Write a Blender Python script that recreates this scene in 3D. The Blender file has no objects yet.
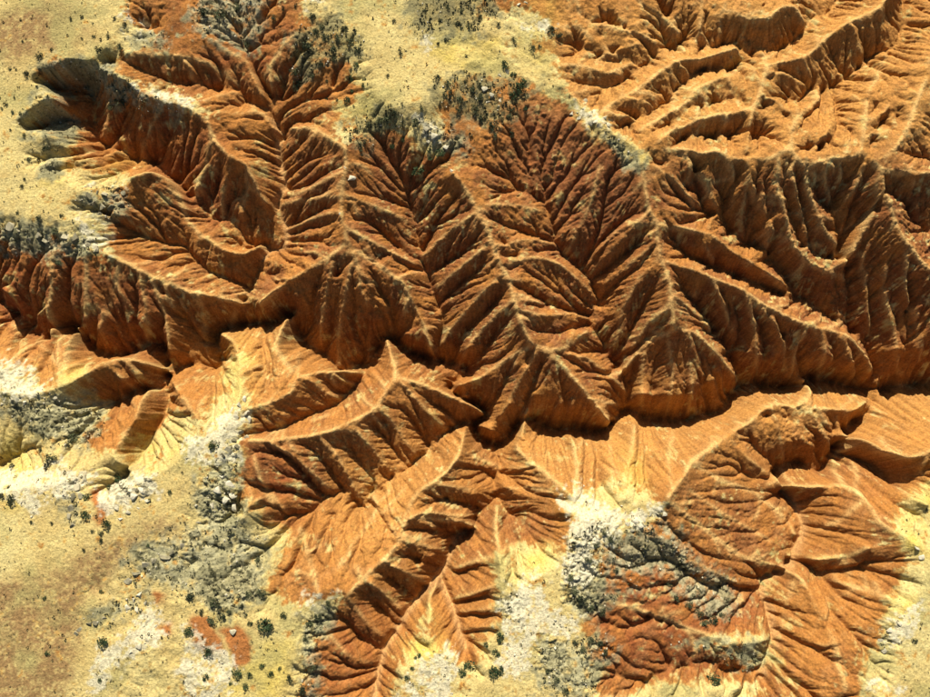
import bpy, math, random
import numpy as np

# ------------------------------------------------------------------ camera, sky, sun, exposure
scene = bpy.context.scene
TILT = math.radians(8.0)          # the drone looks down, leaning a little to the north
HALF = math.tan(math.radians(27.5))
DIST = 93.0 / HALF
LOOK = (0.0, 0.0, -7.0)
CAM = np.array([0.0, -DIST * math.sin(TILT), LOOK[2] + DIST * math.cos(TILT)])
cam_d = bpy.data.cameras.new('camera')
cam_d.sensor_width = 36.0
cam_d.lens = 18.0 / HALF
cam_d.clip_end = 3000.0
cam_o = bpy.data.objects.new('camera', cam_d)
cam_o.location = CAM
cam_o.rotation_euler = (TILT, 0, 0)
scene.collection.objects.link(cam_o)
scene.camera = cam_o

SUN_EL, SUN_AZ = math.radians(39.5), math.radians(-5.0)     # from the north (top of the picture)
world = bpy.data.worlds.new('World')
scene.world = world
world.use_nodes = True
wn = world.node_tree
wn.nodes.clear()
wo = wn.nodes.new('ShaderNodeOutputWorld')
bg = wn.nodes.new('ShaderNodeBackground')
sky = wn.nodes.new('ShaderNodeTexSky')
sky.sky_type = 'NISHITA'
sky.sun_disc = False
sky.sun_elevation = SUN_EL
sky.sun_rotation = SUN_AZ
sky.air_density = 1.0
sky.dust_density = 1.5
bg.inputs['Strength'].default_value = 0.05
wn.links.new(sky.outputs[0], bg.inputs[0])
wn.links.new(bg.outputs[0], wo.inputs[0])
sun_d = bpy.data.lights.new('sun', 'SUN')
sun_d.energy = 5.0
sun_d.angle = math.radians(0.5)
sun_d.color = (1.0, 0.94, 0.84)
sun_o = bpy.data.objects.new('sun', sun_d)
sun_o.rotation_euler = (math.pi / 2 - SUN_EL, 0, math.pi - SUN_AZ)
scene.collection.objects.link(sun_o)
vs = scene.view_settings
vs.view_transform = 'Standard'
vs.look = 'None'
vs.exposure = 0.85
vs.gamma = 1.0

# ------------------------------------------------------------------ pixels -> directions -> points on the land
PXM = 0.2           # metres for one unit of height in the survey below
ZS = 1.03           # relief scale
ct, st = math.cos(TILT), math.sin(TILT)

def ray(u, v):
    u = np.asarray(u, float); v = np.asarray(v, float)
    nx = (u - 465.0) / 465.0 * HALF
    ny = (348.5 - v) / 465.0 * HALF
    return nx, ny * ct + st, ny * st - ct      # right, up and forward axes of the camera

def at_height(u, v, z):
    dx, dy, dz = ray(u, v)
    t = (z - CAM[2]) / dz
    return CAM[0] + dx * t, CAM[1] + dy * t

def project(x, y, z):
    rx, ry, rz = x - CAM[0], y - CAM[1], z - CAM[2]
    f = ry * st - rz * ct
    up = ry * ct + rz * st
    return 465.0 + rx / f / HALF * 465.0, 348.5 - up / f / HALF * 465.0

CELL = 0.18
X0, X1, Y0, Y1 = -117.0, 117.0, -80.0, 89.0
NX = int((X1 - X0) / CELL) // 8 * 8
NY = int((Y1 - Y0) / CELL) // 8 * 8
gx = X0 + np.arange(NX) * CELL
gy = Y0 + np.arange(NY) * CELL
rng = np.random.default_rng(7)

# ------------------------------------------------------------------ numpy helpers
def blur(a, s):
    if s <= 0: return a
    r = max(1, int(3 * s))
    k = np.exp(-0.5 * (np.arange(-r, r + 1) / s) ** 2); k /= k.sum()
    for ax in (0, 1):
        pad = [(0, 0), (0, 0)]; pad[ax] = (r, r)
        p = np.pad(a, pad, mode='edge')
        o = np.zeros_like(a)
        n = a.shape[ax]
        for i, w in enumerate(k):
            o += w * (p[i:i + n] if ax == 0 else p[:, i:i + n])
        a = o
    return a

def noise(shape, cell, seed):
    r = np.random.default_rng(seed)
    h, w = shape
    ny, nx = int(h / cell) + 3, int(w / cell) + 3
    L = r.random((ny, nx)).astype(np.float32) * 2 - 1
    def ax(n):
        t = np.arange(n) / cell; i = t.astype(int); f = t - i
        return i, (f * f * f * (f * (f * 6 - 15) + 10)).astype(np.float32)
    iy, fy = ax(h); ix, fx = ax(w)
    R = L[iy] * (1 - fy)[:, None] + L[iy + 1] * fy[:, None]
    return R[:, ix] * (1 - fx) + R[:, ix + 1] * fx

def fbm(shape, cell, seed, octv=4, gain=0.5):
    o = np.zeros(shape, np.float32); a = 1.0; s = 0.0
    for k in range(octv):
        o += a * noise(shape, max(cell / 2 ** k, 1.0), seed + k * 13); s += a; a *= gain
    return o / s

def resize(a, shape):
    h, w = a.shape
    y = np.clip((np.arange(shape[0]) + 0.5) * h / shape[0] - 0.5, 0, h - 1)
    x = np.clip((np.arange(shape[1]) + 0.5) * w / shape[1] - 0.5, 0, w - 1)
    iy = np.minimum(y.astype(int), h - 2); ix = np.minimum(x.astype(int), w - 2)
    fy = (y - iy)[:, None]; fx = x - ix
    R = a[iy] * (1 - fy) + a[iy + 1] * fy
    return R[:, ix] * (1 - fx) + R[:, ix + 1] * fx

def bil(a, px, py):
    h, w = a.shape
    px = np.clip(px, 0, w - 1.001); py = np.clip(py, 0, h - 1.001)
    ix = px.astype(np.int64); iy = py.astype(np.int64); fx = px - ix; fy = py - iy
    return ((a[iy, ix] * (1 - fx) + a[iy, ix + 1] * fx) * (1 - fy)
            + (a[iy + 1, ix] * (1 - fx) + a[iy + 1, ix + 1] * fx) * fy)

def relax(px, py, pz, pw=None, screen=0.0, levels=(64, 32, 16, 8, 4, 2, 1), its=(300, 200, 160, 140, 120, 90, 60)):
    """Laplace surface through scattered constraints (grid coordinates), coarse to fine."""
    U = None
    for lv, n in zip(levels, its):
        h, w = NY // lv + 1, NX // lv + 1
        ix = np.clip(np.round(px / lv).astype(int), 0, w - 1); iy = np.clip(np.round(py / lv).astype(int), 0, h - 1)
        idx = iy * w + ix
        cnt = np.bincount(idx, minlength=h * w).reshape(h, w)
        val = np.bincount(idx, weights=pz, minlength=h * w).reshape(h, w)
        m = cnt > 0
        val = (val[m] / cnt[m]).astype(np.float32)
        U = np.full((h, w), float(pz.mean()) * (screen == 0), np.float32) if U is None else resize(U, (h, w)).astype(np.float32)
        U[m] = val
        d = 1.0 + screen * (lv * CELL) ** 2
        for _ in range(n):
            P = np.pad(U, 1, mode='edge')
            U = (P[:-2, 1:-1] + P[2:, 1:-1] + P[1:-1, :-2] + P[1:-1, 2:]) * np.float32(0.25 / d)
            U[m] = val
    return U[:NY, :NX]

# ------------------------------------------------------------------ survey of the land: valley floors, crests, flats
# points are (u, v) or (u, v, height); heights between are read off along the line
VALLEYS = [
 # the main canyon, west to east
 [(-70,270,-38),(0,302,-44),(15,311),(48,343,-50),(62,331),(72,323),(82,330),(92,347),(100,352),(125,356),(141,350,-58),(152,341),(163,343),(167,357),
  (169,376,-66),(186,364),(200,362),(213,371),(224,361),(217,341),(215,335),(219,331),(247,322,-80),(265,323),(282,321),(289,310),(297,328),(304,344),
  (318,349),(332,360,-86),(338,371),(352,370),(372,362),(377,350),(386,336,-89),(396,341),(406,351),(430,358),(443,361),(455,363),(469,365,-92),
  (464,377),(453,382),(448,386),(456,396),(470,403),(482,410),(486,417,-96),(473,423),(477,437),(488,443),(500,445),(510,437),(517,427),(524,418),(534,420),
  (545,426),(560,430,-102),(575,427),(590,432),(605,428),(617,419),(628,406),(640,416),(662,420,-108),(686,420),(696,418),(704,411),(712,415),(722,410),
  (729,400),(737,386),(746,383),(780,388,-117),(798,386),(805,375),(813,378),(830,381),(850,386),(868,388),(880,391,-124),(893,386),(930,384,-128),(1010,380,-134)],
 # winding tributary from the south
 [(880,393,-124),(876,402),(866,412),(856,421),(842,433),(833,448,-110),(827,461),(823,471),(815,472),(803,462),(786,462),(774,470),(772,481,-98),(786,495),
  (796,507),(803,524,-84),(800,537),(794,549),(785,566,-74),(764,577),(761,592),(768,606,-62),(775,640,-48),(760,676,-42)],
 [(833,452,-112),(855,456,-102),(872,465,-90),(888,481,-70),(904,493,-38)],
 # north-west valleys
 [(272,95,-34),(272,118),(282,133),(279,150),(282,172,-50),(287,187),(276,201),(280,215),(287,228,-62),(286,246),(269,251),(262,262),(257,272),(251,286),(244,302),(246,319,-80)],
 [(272,112,-38),(266,109),(244,99),(240,88),(216,90),(205,84),(186,82,-22),(172,81),(160,76),(148,73),(138,66),(122,61,-8)],
 [(272,95,-34),(262,84),(255,73),(250,60,-22),(245,44),(240,25),(237,-20,-6)],
 [(273,96,-34),(286,88),(304,83,-18),(318,70,-8)],
 [(92,88,-38),(94,110,-43),(93,122),(98,140),(110,149),(121,149,-49),(129,157),(143,160),(152,159),(159,166),(168,177),(180,185),(187,197,-53),(200,196),(206,206),(210,220),
  (217,219),(228,216),(238,219,-60),(242,229),(235,240),(235,247),(243,251),(253,246),(264,242),(268,250,-70)],
 [(58,118,-32),(75,118,-38),(93,117,-44)],[(52,92,-30),(66,88,-34),(80,90,-38),(92,95,-40)],
 [(121,149,-49),(103,159),(85,164),(66,166,-10)],
 [(104,212,-14),(120,223),(140,234),(160,241),(184,245,-50)],
 [(118,255,-16),(137,260),(152,260),(170,252),(184,247,-50),(192,257),(200,267),(215,274),(230,279),(250,288,-75)],
 # gullies of the north wall
 [(378,135,-14),(386,152),(396,165),(405,182,-34),(410,205),(416,230,-52),(420,255),(428,275),(436,300,-70),(444,317),(441,335),(435,350),(433,358,-91)],
 [(410,190,-38),(414,166),(411,148,-14)],
 [(498,136,-8),(505,155),(507,172,-24),(512,184),(530,191),(545,201,-38),(553,221),(555,240),(565,253),(580,268,-62),(590,277),(601,301,-76),(593,311),(588,325),(606,343),
  (605,353),(619,364),(622,376),(631,392),(628,405,-106)],
 [(546,201,-38),(545,170),(545,140,-16),(550,105,-6)],
 [(690,157,-18),(697,178),(703,204),(711,213),(722,213,-48),(734,229),(745,243,-60),(757,244),(772,258),(783,271),(792,285),(797,297,-84),(808,298),(818,308),(829,317),
  (848,322,-100),(856,334),(866,346),(874,362),(878,378),(880,391,-124)],
 [(722,213,-48),(733,190),(741,166,-16)],
 [(674,236,-38),(686,253),(711,264,-58),(744,277),(770,287),(790,294),(797,297,-84)],
 [(808,172,-14),(816,186),(832,204,-42),(838,225),(841,239,-58),(839,255),(846,272),(851,290),(851,306),(849,321,-100)],
 [(850,166,-16),(841,185),(832,204,-42)],
 [(888,186,-22),(862,220,-46),(841,239,-58)],
 [(788,212,-40),(801,239),(818,254),(838,256,-66)],
 [(750,190,-28),(756,225),(758,243,-62)],
 [(680,285,-46),(700,308,-66),(715,328),(728,348),(737,370),(738,384,-115)],
 [(894,178,-20),(907,200),(913,218),(930,228,-50),(1000,240,-70)],
 # basin of the north-east
 [(556,57,-10),(575,58),(592,59),(612,63,-22),(628,62),(640,66,-28)],
 [(640,66,-28),(655,57),(660,47),(672,48),(684,37,-34),(691,39),(700,46),(712,48),(722,42),(735,42),(743,53,-40),(753,54),(762,48),(774,52),(790,42),(805,32,-46),(809,20),(815,15),(826,16),(835,5),(850,-30,-56)],
 [(570,82,-10),(595,83),(608,87,-22),(621,82),(634,71),(640,66,-28)],
 [(612,129,-12),(628,122),(645,117),(660,105,-28),(672,99),(675,88),(690,80),(692,73),(706,66),(722,68),(735,68),(743,58,-40)],
 [(655,131,-12),(668,122),(680,118),(690,108),(703,102),(720,102,-26),(735,97),(746,92,-20)],
 [(682,141,-14),(700,133,-24),(722,134,-28),(745,134,-28),(762,134,-24),(778,130,-16)],
 [(778,69,-28),(800,80),(815,86),(829,87,-46),(842,81),(849,74,-48),(856,72),(865,59),(876,53),(890,48),(898,42,-42),(902,25),(905,-30,-48)],
 [(843,82,-47),(841,100),(844,118,-22)],
 [(770,88,-22),(784,94),(794,103,-36),(804,99),(812,86,-46)],
 [(880,112,-20),(890,98),(905,122,-16)],
 [(895,137,-8),(905,151),(918,157),(930,158,-24),(990,160,-36)],
 # valleys south of the canyon
 [(470,422,-96),(455,427),(438,437),(436,454),(425,453),(414,461),(411,472,-76),(398,472),(389,478),(383,490),(371,493,-66),(363,508),(355,508),(350,496),(338,492),(322,495),
  (314,510,-46),(305,515),(290,514),(278,521,-30),(262,520,-12)],
 [(490,446,-98),(502,466),(493,482),(498,493,-86),(491,505),(477,513),(474,528),(456,537,-72),(451,548),(448,560),(440,573,-62),(425,590),(408,610),(396,630,-44),(386,645),(380,665),(374,700,-30),(370,760,-24)],
 [(437,576,-60),(446,591),(455,612,-40),(460,632),(467,656,-12)],
 [(498,493,-86),(503,509),(515,519,-66),(535,509),(560,497,-18)],
 [(494,483,-87),(520,482,-62),(545,488),(560,494,-20)],
 [(169,377,-66),(160,391),(150,388),(134,389),(125,397),(112,402,-50),(95,401),(70,393,-16)],
 [(169,378,-66),(167,400),(165,412),(160,423,-50),(148,441),(138,460),(124,476),(98,490,-8)],
 [(366,369,-87),(358,381),(345,397,-68),(330,408),(306,416,-44),(280,428),(254,437,-14)],
 [(0,464,-28),(16,455),(30,446),(38,428,-10)],
 # bottom right
 [(760,676,-42),(744,672),(722,673),(710,660),(692,664),(668,676,-26),(645,681),(628,688),(612,680),(598,660,-6)],
 [(790,556,-76),(806,562),(824,573,-62),(850,570),(872,561),(902,566,-14)],
 [(824,574,-62),(838,594),(862,612,-22)],
 [(760,596,-70),(735,590,-54),(700,560,-32),(670,535,-16)],
 [(764,604,-64),(735,612,-48),(690,598,-28),(650,570,-12)],
]
RIDGES = [
 # the north wall's long spurs
 [(345,148,-6),(346,165),(341,195,-16),(341,215,-20),(347,242,-26),(354,256),(360,272,-38),(359,286),(366,302,-56)],
 [(346,243,-26),(329,257),(309,270,-40),(293,278),(275,290),(258,303,-66)],
 [(350,247,-28),(375,262),(403,283,-48),(411,301),(424,326),(431,348,-82)],
 [(452,172,-6),(462,183),(476,206,-14),(483,222),(493,241,-20),(499,262),(508,277),(513,296,-32),(518,315),(525,331,-40),(533,345,-44)],
 [(531,345,-44),(500,364,-66),(480,378),(458,385,-88)],
 [(535,346,-45),(560,351,-54),(575,341),(588,331,-72)],
 [(535,346,-45),(549,353,-50),(563,366),(580,386,-66),(600,410),(612,424,-90)],
 [(640,150,-4),(644,175),(646,192,-12),(650,211),(658,221,-19),(658,240),(662,260,-28),(670,278),(672,300,-38),(674,326,-46)],
 [(662,259,-28),(700,272,-36),(743,289,-46),(770,308,-56),(807,325,-68),(850,336,-90),(868,356),(874,370,-118)],
 [(674,326,-46),(698,334),(712,348,-64),(724,360),(736,376,-106)],
 [(674,330,-48),(648,342,-66),(630,362),(621,374,-94)],
 [(659,223,-20),(690,229,-28),(712,235),(730,248,-44),(750,262,-54),(775,277),(794,292,-80)],
 [(682,150,-6),(700,172,-18),(714,199,-36),(719,210,-46)],
 [(778,157,-6),(778,190,-22),(788,220,-34),(795,245,-44),(812,262,-58),(830,272,-70),(846,278,-86)],
 [(806,158,-6),(806,185,-20),(815,206,-32),(823,226,-44),(839,244,-60)],
 [(747,158,-6),(750,180),(766,212,-34),(770,250,-64)],
 [(884,178,-10),(890,200,-20),(898,225,-28),(906,240,-32),(916,253,-38),(930,268,-44),(990,300,-60)],
 [(886,190,-14),(868,222,-34),(848,262,-62)],
 # the divide
 [(560,85,-3),(585,108,-4),(600,122,-3),(620,138,-3),(640,149,-4),(665,150,-6),(682,148,-6),(700,154,-7),(716,150,-6),(730,157,-8),(744,160,-9),(754,156,-7),(766,161,-8),(778,154,-6),(790,149,-5),(800,163,-8),(808,168,-9),(818,162,-8),(835,157,-7),(852,158,-8),(862,151,-6),(872,160,-8),(880,168,-9),(890,172,-10),(912,172,-14),(930,173,-16),(1000,170,-26)],
 # north-east crests
 [(583,124,-5),(610,105,-10),(640,88,-14),(658,73,-17),(680,60,-20),(700,60),(722,52,-26),(738,47,-34)],
 [(640,130,-7),(665,115,-12),(688,102,-15),(695,90),(715,80,-22),(732,74,-28),(742,64,-36)],
 [(660,136,-7),(690,124,-11),(712,116,-12),(744,111,-11),(757,104,-14)],
 [(560,64,-6),(585,66,-9),(607,74,-13),(622,68,-20),(634,63,-26)],
 [(715,14,-18),(728,10),(744,17,-16),(768,19,-16),(780,8,-18),(796,6,-28),(806,24,-42)],
 [(748,150,-7),(752,114,-12),(760,95,-16),(764,80),(766,67,-20),(800,59,-22),(815,50),(828,36,-22),(850,22,-20),(880,8,-16),(900,-20,-12)],
 [(766,67,-20),(762,52,-37)],
 [(888,52,-36),(880,75,-24),(867,95,-18),(866,118,-12),(862,150,-6)],
 [(814,89,-42),(820,98,-28),(806,110,-20),(794,122,-14),(791,138,-10),(790,153,-6)],
 [(1000,20,-10),(930,60,-10),(927,80,-10),(919,96,-11),(908,128,-10),(898,146,-8),(884,158,-8)],
 [(572,-30,-4),(580,15,-8),(614,28,-14),(640,33,-20),(657,44,-31)],
 [(625,-30,-6),(642,6,-14),(666,19,-22),(681,33,-31)],
 [(700,-30,-8),(702,15,-20),(697,40,-34)],
 [(555,25,-5),(580,25,-8),(592,40,-12),(606,47,-16),(622,58,-24)],
 # north-west crests
 [(100,68,-1),(125,80,-2),(150,96,-5),(187,108,-9),(207,120,-12),(213,140,-16),(228,155,-20),(244,163,-23),(252,177,-32),(258,192,-42),(266,202,-50)],
 [(213,136,-15),(205,165,-32),(193,192,-51)],
 [(246,168,-25),(246,190,-40),(240,214,-58)],
 [(125,53,-2),(152,54,-4),(178,55,-6),(200,60,-12),(220,70,-20),(236,83,-28),(240,86,-30)],
 [(205,100,-14),(224,94,-22),(238,92,-30)],
 [(215,112,-13),(245,112,-24),(262,112,-34),(275,128,-41)],
 [(190,10,-5),(208,38,-8),(225,50,-14),(246,60,-21),(262,95,-32)],
 [(300,30,-6),(283,45,-10),(270,66,-22),(270,86,-32)],
 [(345,148,-6),(312,128,-16),(290,128,-30)],
 [(130,178,-2),(150,170,-10),(166,175,-20),(178,197,-32),(186,218,-42),(200,235,-48),(226,251,-56),(243,254,-60),(262,243,-64)],
 [(72,160,-2),(88,158,-12),(104,155,-30),(118,150,-44)],
 [(105,253,-3),(125,262,-9),(150,276,-20),(187,291,-38),(215,297,-54),(243,302,-73)],
 [(150,276,-20),(160,300,-34),(167,330,-50),(168,350,-60)],
 [(52,248,-4),(50,285,-18),(47,315,-36),(50,335,-46)],
 [(85,252,-3),(86,285,-18),(84,318,-42)],
 [(118,262,-8),(112,295,-26),(98,330,-46)],
 # crests south of the canyon
 [(0,392,-6),(30,396,-6),(64,386,-8),(90,370,-18),(100,362,-24),(118,358,-30),(140,361,-38),(163,369,-56)],
 [(64,386,-8),(66,352,-30),(73,326,-50)],
 [(0,372,-10),(20,350,-26),(40,338,-46)],
 [(128,470,-8),(112,455,-10),(125,436,-16),(137,418,-22),(140,402,-30),(148,389,-48)],
 [(200,425,-5),(185,400,-20),(172,382,-56)],
 [(236,412,-6),(241,392,-12),(239,362,-30),(234,342,-56),(220,333,-76)],
 [(238,412,-6),(270,403,-14),(290,394,-20),(298,378,-30),(320,371,-46),(345,370,-62),(358,372,-80)],
 [(298,378,-30),(284,362,-38),(274,346,-50),(288,314,-76)],
 [(248,440,-5),(275,440,-12),(310,436,-20),(332,431,-26),(373,411,-40),(390,386,-48),(398,377,-52),(413,381,-56),(440,391,-70),(475,406,-84),(484,412,-92)],
 [(398,377,-52),(392,358,-66),(386,338,-86)],
 [(260,498,-6),(247,508,-4),(240,520,-3)],
 [(250,480,-8),(268,492,-20),(285,510,-28)],
 [(466,424,-92),(463,440,-72),(460,453,-58),(448,471,-48),(434,482,-42),(420,490,-38),(412,500),(406,515,-32),(404,530,-27),(397,545,-23),(384,560,-18),(362,580,-12),(347,597,-5)],
 [(300,528,-34),(305,545,-22),(312,570,-14),(318,596,-6)],
 [(372,495,-64),(377,505,-52),(371,520,-40),(352,545,-24),(338,570,-14)],
 [(528,409,-98),(523,425,-90),(519,440,-84),(515,448,-78),(530,462,-60),(550,476,-38),(570,495,-8)],
 [(505,488,-78),(530,488,-56),(552,491,-30)],
 [(497,508,-74),(495,525,-58),(498,545,-36),(500,560,-10),(502,600,-6),(490,640,-5),(480,664,-4)],
 [(476,528,-72),(462,522,-56),(436,520,-44),(410,516,-34)],
 [(428,642,-6),(430,616,-18),(428,600,-36),(437,582,-54)],
 [(668,497,-8),(682,480,-18),(692,461,-32),(712,447,-46),(730,433,-58),(748,423,-66),(766,406,-76),(776,403,-80),(800,408,-86),(830,409,-94),(855,411,-106),(868,401,-120)],
 [(575,497,-8),(578,470,-40),(573,440,-84)],
 [(625,500,-6),(630,460,-44),(635,425,-94)],
 [(806,378,-114),(812,392,-100),(800,406,-87)],
 [(774,474,-94),(786,487,-88),(805,487,-82),(845,485,-64),(858,491,-54),(872,508,-36),(881,525,-20),(903,535,-10),(918,547,-4)],
 [(843,435,-104),(868,439,-78),(884,451,-58),(912,458,-34),(940,448,-26),(1000,440,-22)],
 [(905,492,-32),(918,500,-12),(930,505,-6)],
 [(692,462,-31),(720,480,-52),(755,492,-76),(788,520,-88),(796,535,-84)],
 [(668,500,-8),(700,525,-34),(740,556,-58),(776,566,-72)],
 [(640,522,-6),(662,553,-20),(700,585,-40),(745,602,-58)],
 [(605,600,-5),(640,610,-14),(685,628,-24),(740,645,-34),(768,640,-46)],
 [(600,697,-6),(640,697,-18),(690,690,-26),(740,688,-34)],
 [(785,568,-73),(804,580,-58),(815,605,-40),(836,645,-20),(845,690,-12)],
 [(872,548,-18),(850,556,-44),(815,560,-62)],
 [(890,600,-10),(862,588,-34),(838,582,-54)],
]
# level ground, as polygons with a height
FLATS = [
 (0.0, [(-130,-120),(128,-120),(126,10),(120,28),(108,44),(100,56),(90,62),(66,62),(60,68),(36,77),(48,92),(54,100),(40,105),(24,116),(17,129),(44,131),(50,137),(24,146),(22,170),(60,182),(84,190),(72,200),(70,212),(84,226),(58,222),(30,216),(-130,212)]),
 (-1.0, [(322,-120),(490,-120),(478,15),(445,42),(474,62),(450,72),(430,92),(420,102),(392,110),(372,92),(368,50),(346,20)]),
 (-2.0, [(-130,500),(0,492),(60,480),(96,505),(160,472),(200,440),(225,424),(222,450),(206,480),(188,502),(150,530),(112,560),(60,600),(118,642),(100,800),(-130,800)]),
 (-3.0, [(440,800),(472,690),(500,664),(522,604),(530,582),(560,562),(588,520),(612,515),(600,560),(572,600),(590,640),(580,680),(600,800)]),
 (-3.0, [(900,645),(915,600),(934,560),(1060,540),(1060,800),(872,800),(888,690)]),
 (-6.0, [(262,622),(300,612),(290,650),(280,697),(270,800),(190,800),(222,690)]),
 (-6.0, [(400,668),(440,650),(470,664),(440,700),(420,800),(398,800)]),
]
CLIFF_FOOT = [[(50,94,-34),(60,88,-36),(72,86,-38),(84,84,-38),(100,88,-30)], [(32,132,-24),(45,128,-30),(58,118,-30)], [(104,62,-9),(114,60,-9)],
              [(137,19,-9),(146,26,-10),(152,26,-10)], [(80,205,-6),(100,213,-9),(122,215,-9)], [(0,240,-8),(20,243,-9),(45,247,-9),(80,250,-8)],
              [(238,500,-16),(240,515,-18)], [(560,512,-8),(580,514,-7)]]

# steep lower walls: the break of slope above the undercut foot
SHOULDERS = [[(742,350,-86),(760,355,-90),(775,360,-92)],[(812,350,-88),(838,360,-96),(852,364,-100)],[(893,350,-96),(912,350,-96),(935,348,-98),(1000,343,-102)],[(706,384,-84),(716,378,-84)],
 [(640,393,-84),(655,396,-86),(672,396,-86),(690,394,-86)],[(560,403,-78),(575,406,-78),(592,408,-82)],[(468,348,-74),(485,343,-70)],[(405,333,-72),(420,341,-76)],[(362,318,-62),(380,318,-66)],
 [(286,295,-54),(300,298,-56)],[(205,306,-54),(222,310,-58)],[(130,323,-36),(145,323,-38)],[(70,303,-28),(80,310,-32)],[(0,288,-24),(10,296,-28)],[(535,393,-70),(550,398,-74)],[(510,403,-76),(500,416,-84)],
 [(770,443,-80),(800,440,-82),(815,446,-88)],
 [(440,520,-44),(458,522,-50)],[(420,560,-34),(432,556,-38)],[(455,396,-82),(468,396,-84)],[(480,425,-84),(492,430,-86)],[(455,488,-58),(475,494,-64)],[(120,380,-30),(140,375,-36)]]
def dense(line, step=0.35, zs=PXM * ZS):
    p = [(q[0], q[1]) for q in line]
    s = [0.0]
    for a, b in zip(p, p[1:]): s.append(s[-1] + math.hypot(b[0] - a[0], b[1] - a[1]))
    ks = [s[i] for i, q in enumerate(line) if len(q) > 2]
    kz = [q[2] for q in line if len(q) > 2]
    t = np.arange(0, s[-1] + step, step)
    u = np.interp(t, s, [q[0] for q in p]); v = np.interp(t, s, [q[1] for q in p])
    # rounded corners: short moving average along the line, ends kept
    n = len(t)
    for _ in range(2):
        k = min(9, n // 2)
        if k > 1:
            uu = np.pad(u, k, mode='reflect', reflect_type='odd'); vv = np.pad(v, k, mode='reflect', reflect_type='odd')
            ker = np.ones(2 * k + 1) / (2 * k + 1)
            u = np.convolve(uu, ker, 'valid'); v = np.convolve(vv, ker, 'valid')
    z = np.interp(t, ks, kz) * zs
    return u, v, z, t / s[-1]

px, py, pz, pk = [], [], [], []
def pin(x, y, z, kind):
    gxp, gyp = (x - X0) / CELL, (y - Y0) / CELL
    ok = (gxp > -1) & (gxp < NX) & (gyp > -1) & (gyp < NY)
    px.append(gxp[ok]); py.append(gyp[ok]); pz.append(z[ok]); pk.append(np.full(ok.sum(), kind))
for kind, lines in ((0, VALLEYS), (1, RIDGES), (2, CLIFF_FOOT + SHOULDERS)):
    for ln in lines:
        u, v, z, t = dense(ln)
        if kind == 1:                  # spurs end in a blunt nose well above the stream
            zu = PXM * ZS
            if ln[-1][2] < -30 and ln[0] not in ((692,462,-31),(668,500,-8),(640,522,-6)): z = z + 9 * zu * np.clip((t - 0.45) / 0.55, 0, 1) ** 1.5
            if ln[0][2] < -60: z = z + 9 * zu * np.clip((0.55 - t) / 0.55, 0, 1) ** 1.5
        if kind == 0 and u.mean() > 545 and v.mean() < 150: z = z * 0.92
        if kind == 1 and u.mean() > 560 and v.mean() < 140: z = z * 0.9
        if ln is VALLEYS[0]: z = z * 1.06 - 9 * PXM * ZS
        if ln is VALLEYS[1]: z = z - 9 * PXM * ZS * np.clip(t * 12, 0, 1) * np.clip((1 - t) * 3, 0, 1)
        if kind == 0 and u.mean() <= 545 or v.mean() > 150: z = z * (1.06 if kind == 0 else 1.0)
        x, y = at_height(u, v, z)
        pin(x, y, z, kind)

def inside(poly, u, v):
    c = np.zeros(u.shape, bool)
    n = len(poly)
    for i in range(n):
        (xa, ya), (xb, yb) = poly[i], poly[(i + 1) % n]
        if ya == yb: continue
        c ^= ((ya > v) != (yb > v)) & (u < (xb - xa) * (v - ya) / (yb - ya) + xa)
    return c
GX, GY = np.meshgrid(gx, gy)
for z, poly in FLATS:
    zz = z * PXM * ZS
    u, v = project(GX[::2, ::2], GY[::2, ::2], np.full(GX[::2, ::2].shape, zz))
    m = inside(poly, u, v)
    pin(GX[::2, ::2][m], GY[::2, ::2][m], np.full(m.sum(), zz), 3)
px, py, pz, pk = map(np.concatenate, (px, py, pz, pk))
Z = relax(px, py, pz).astype(np.float64)

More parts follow.
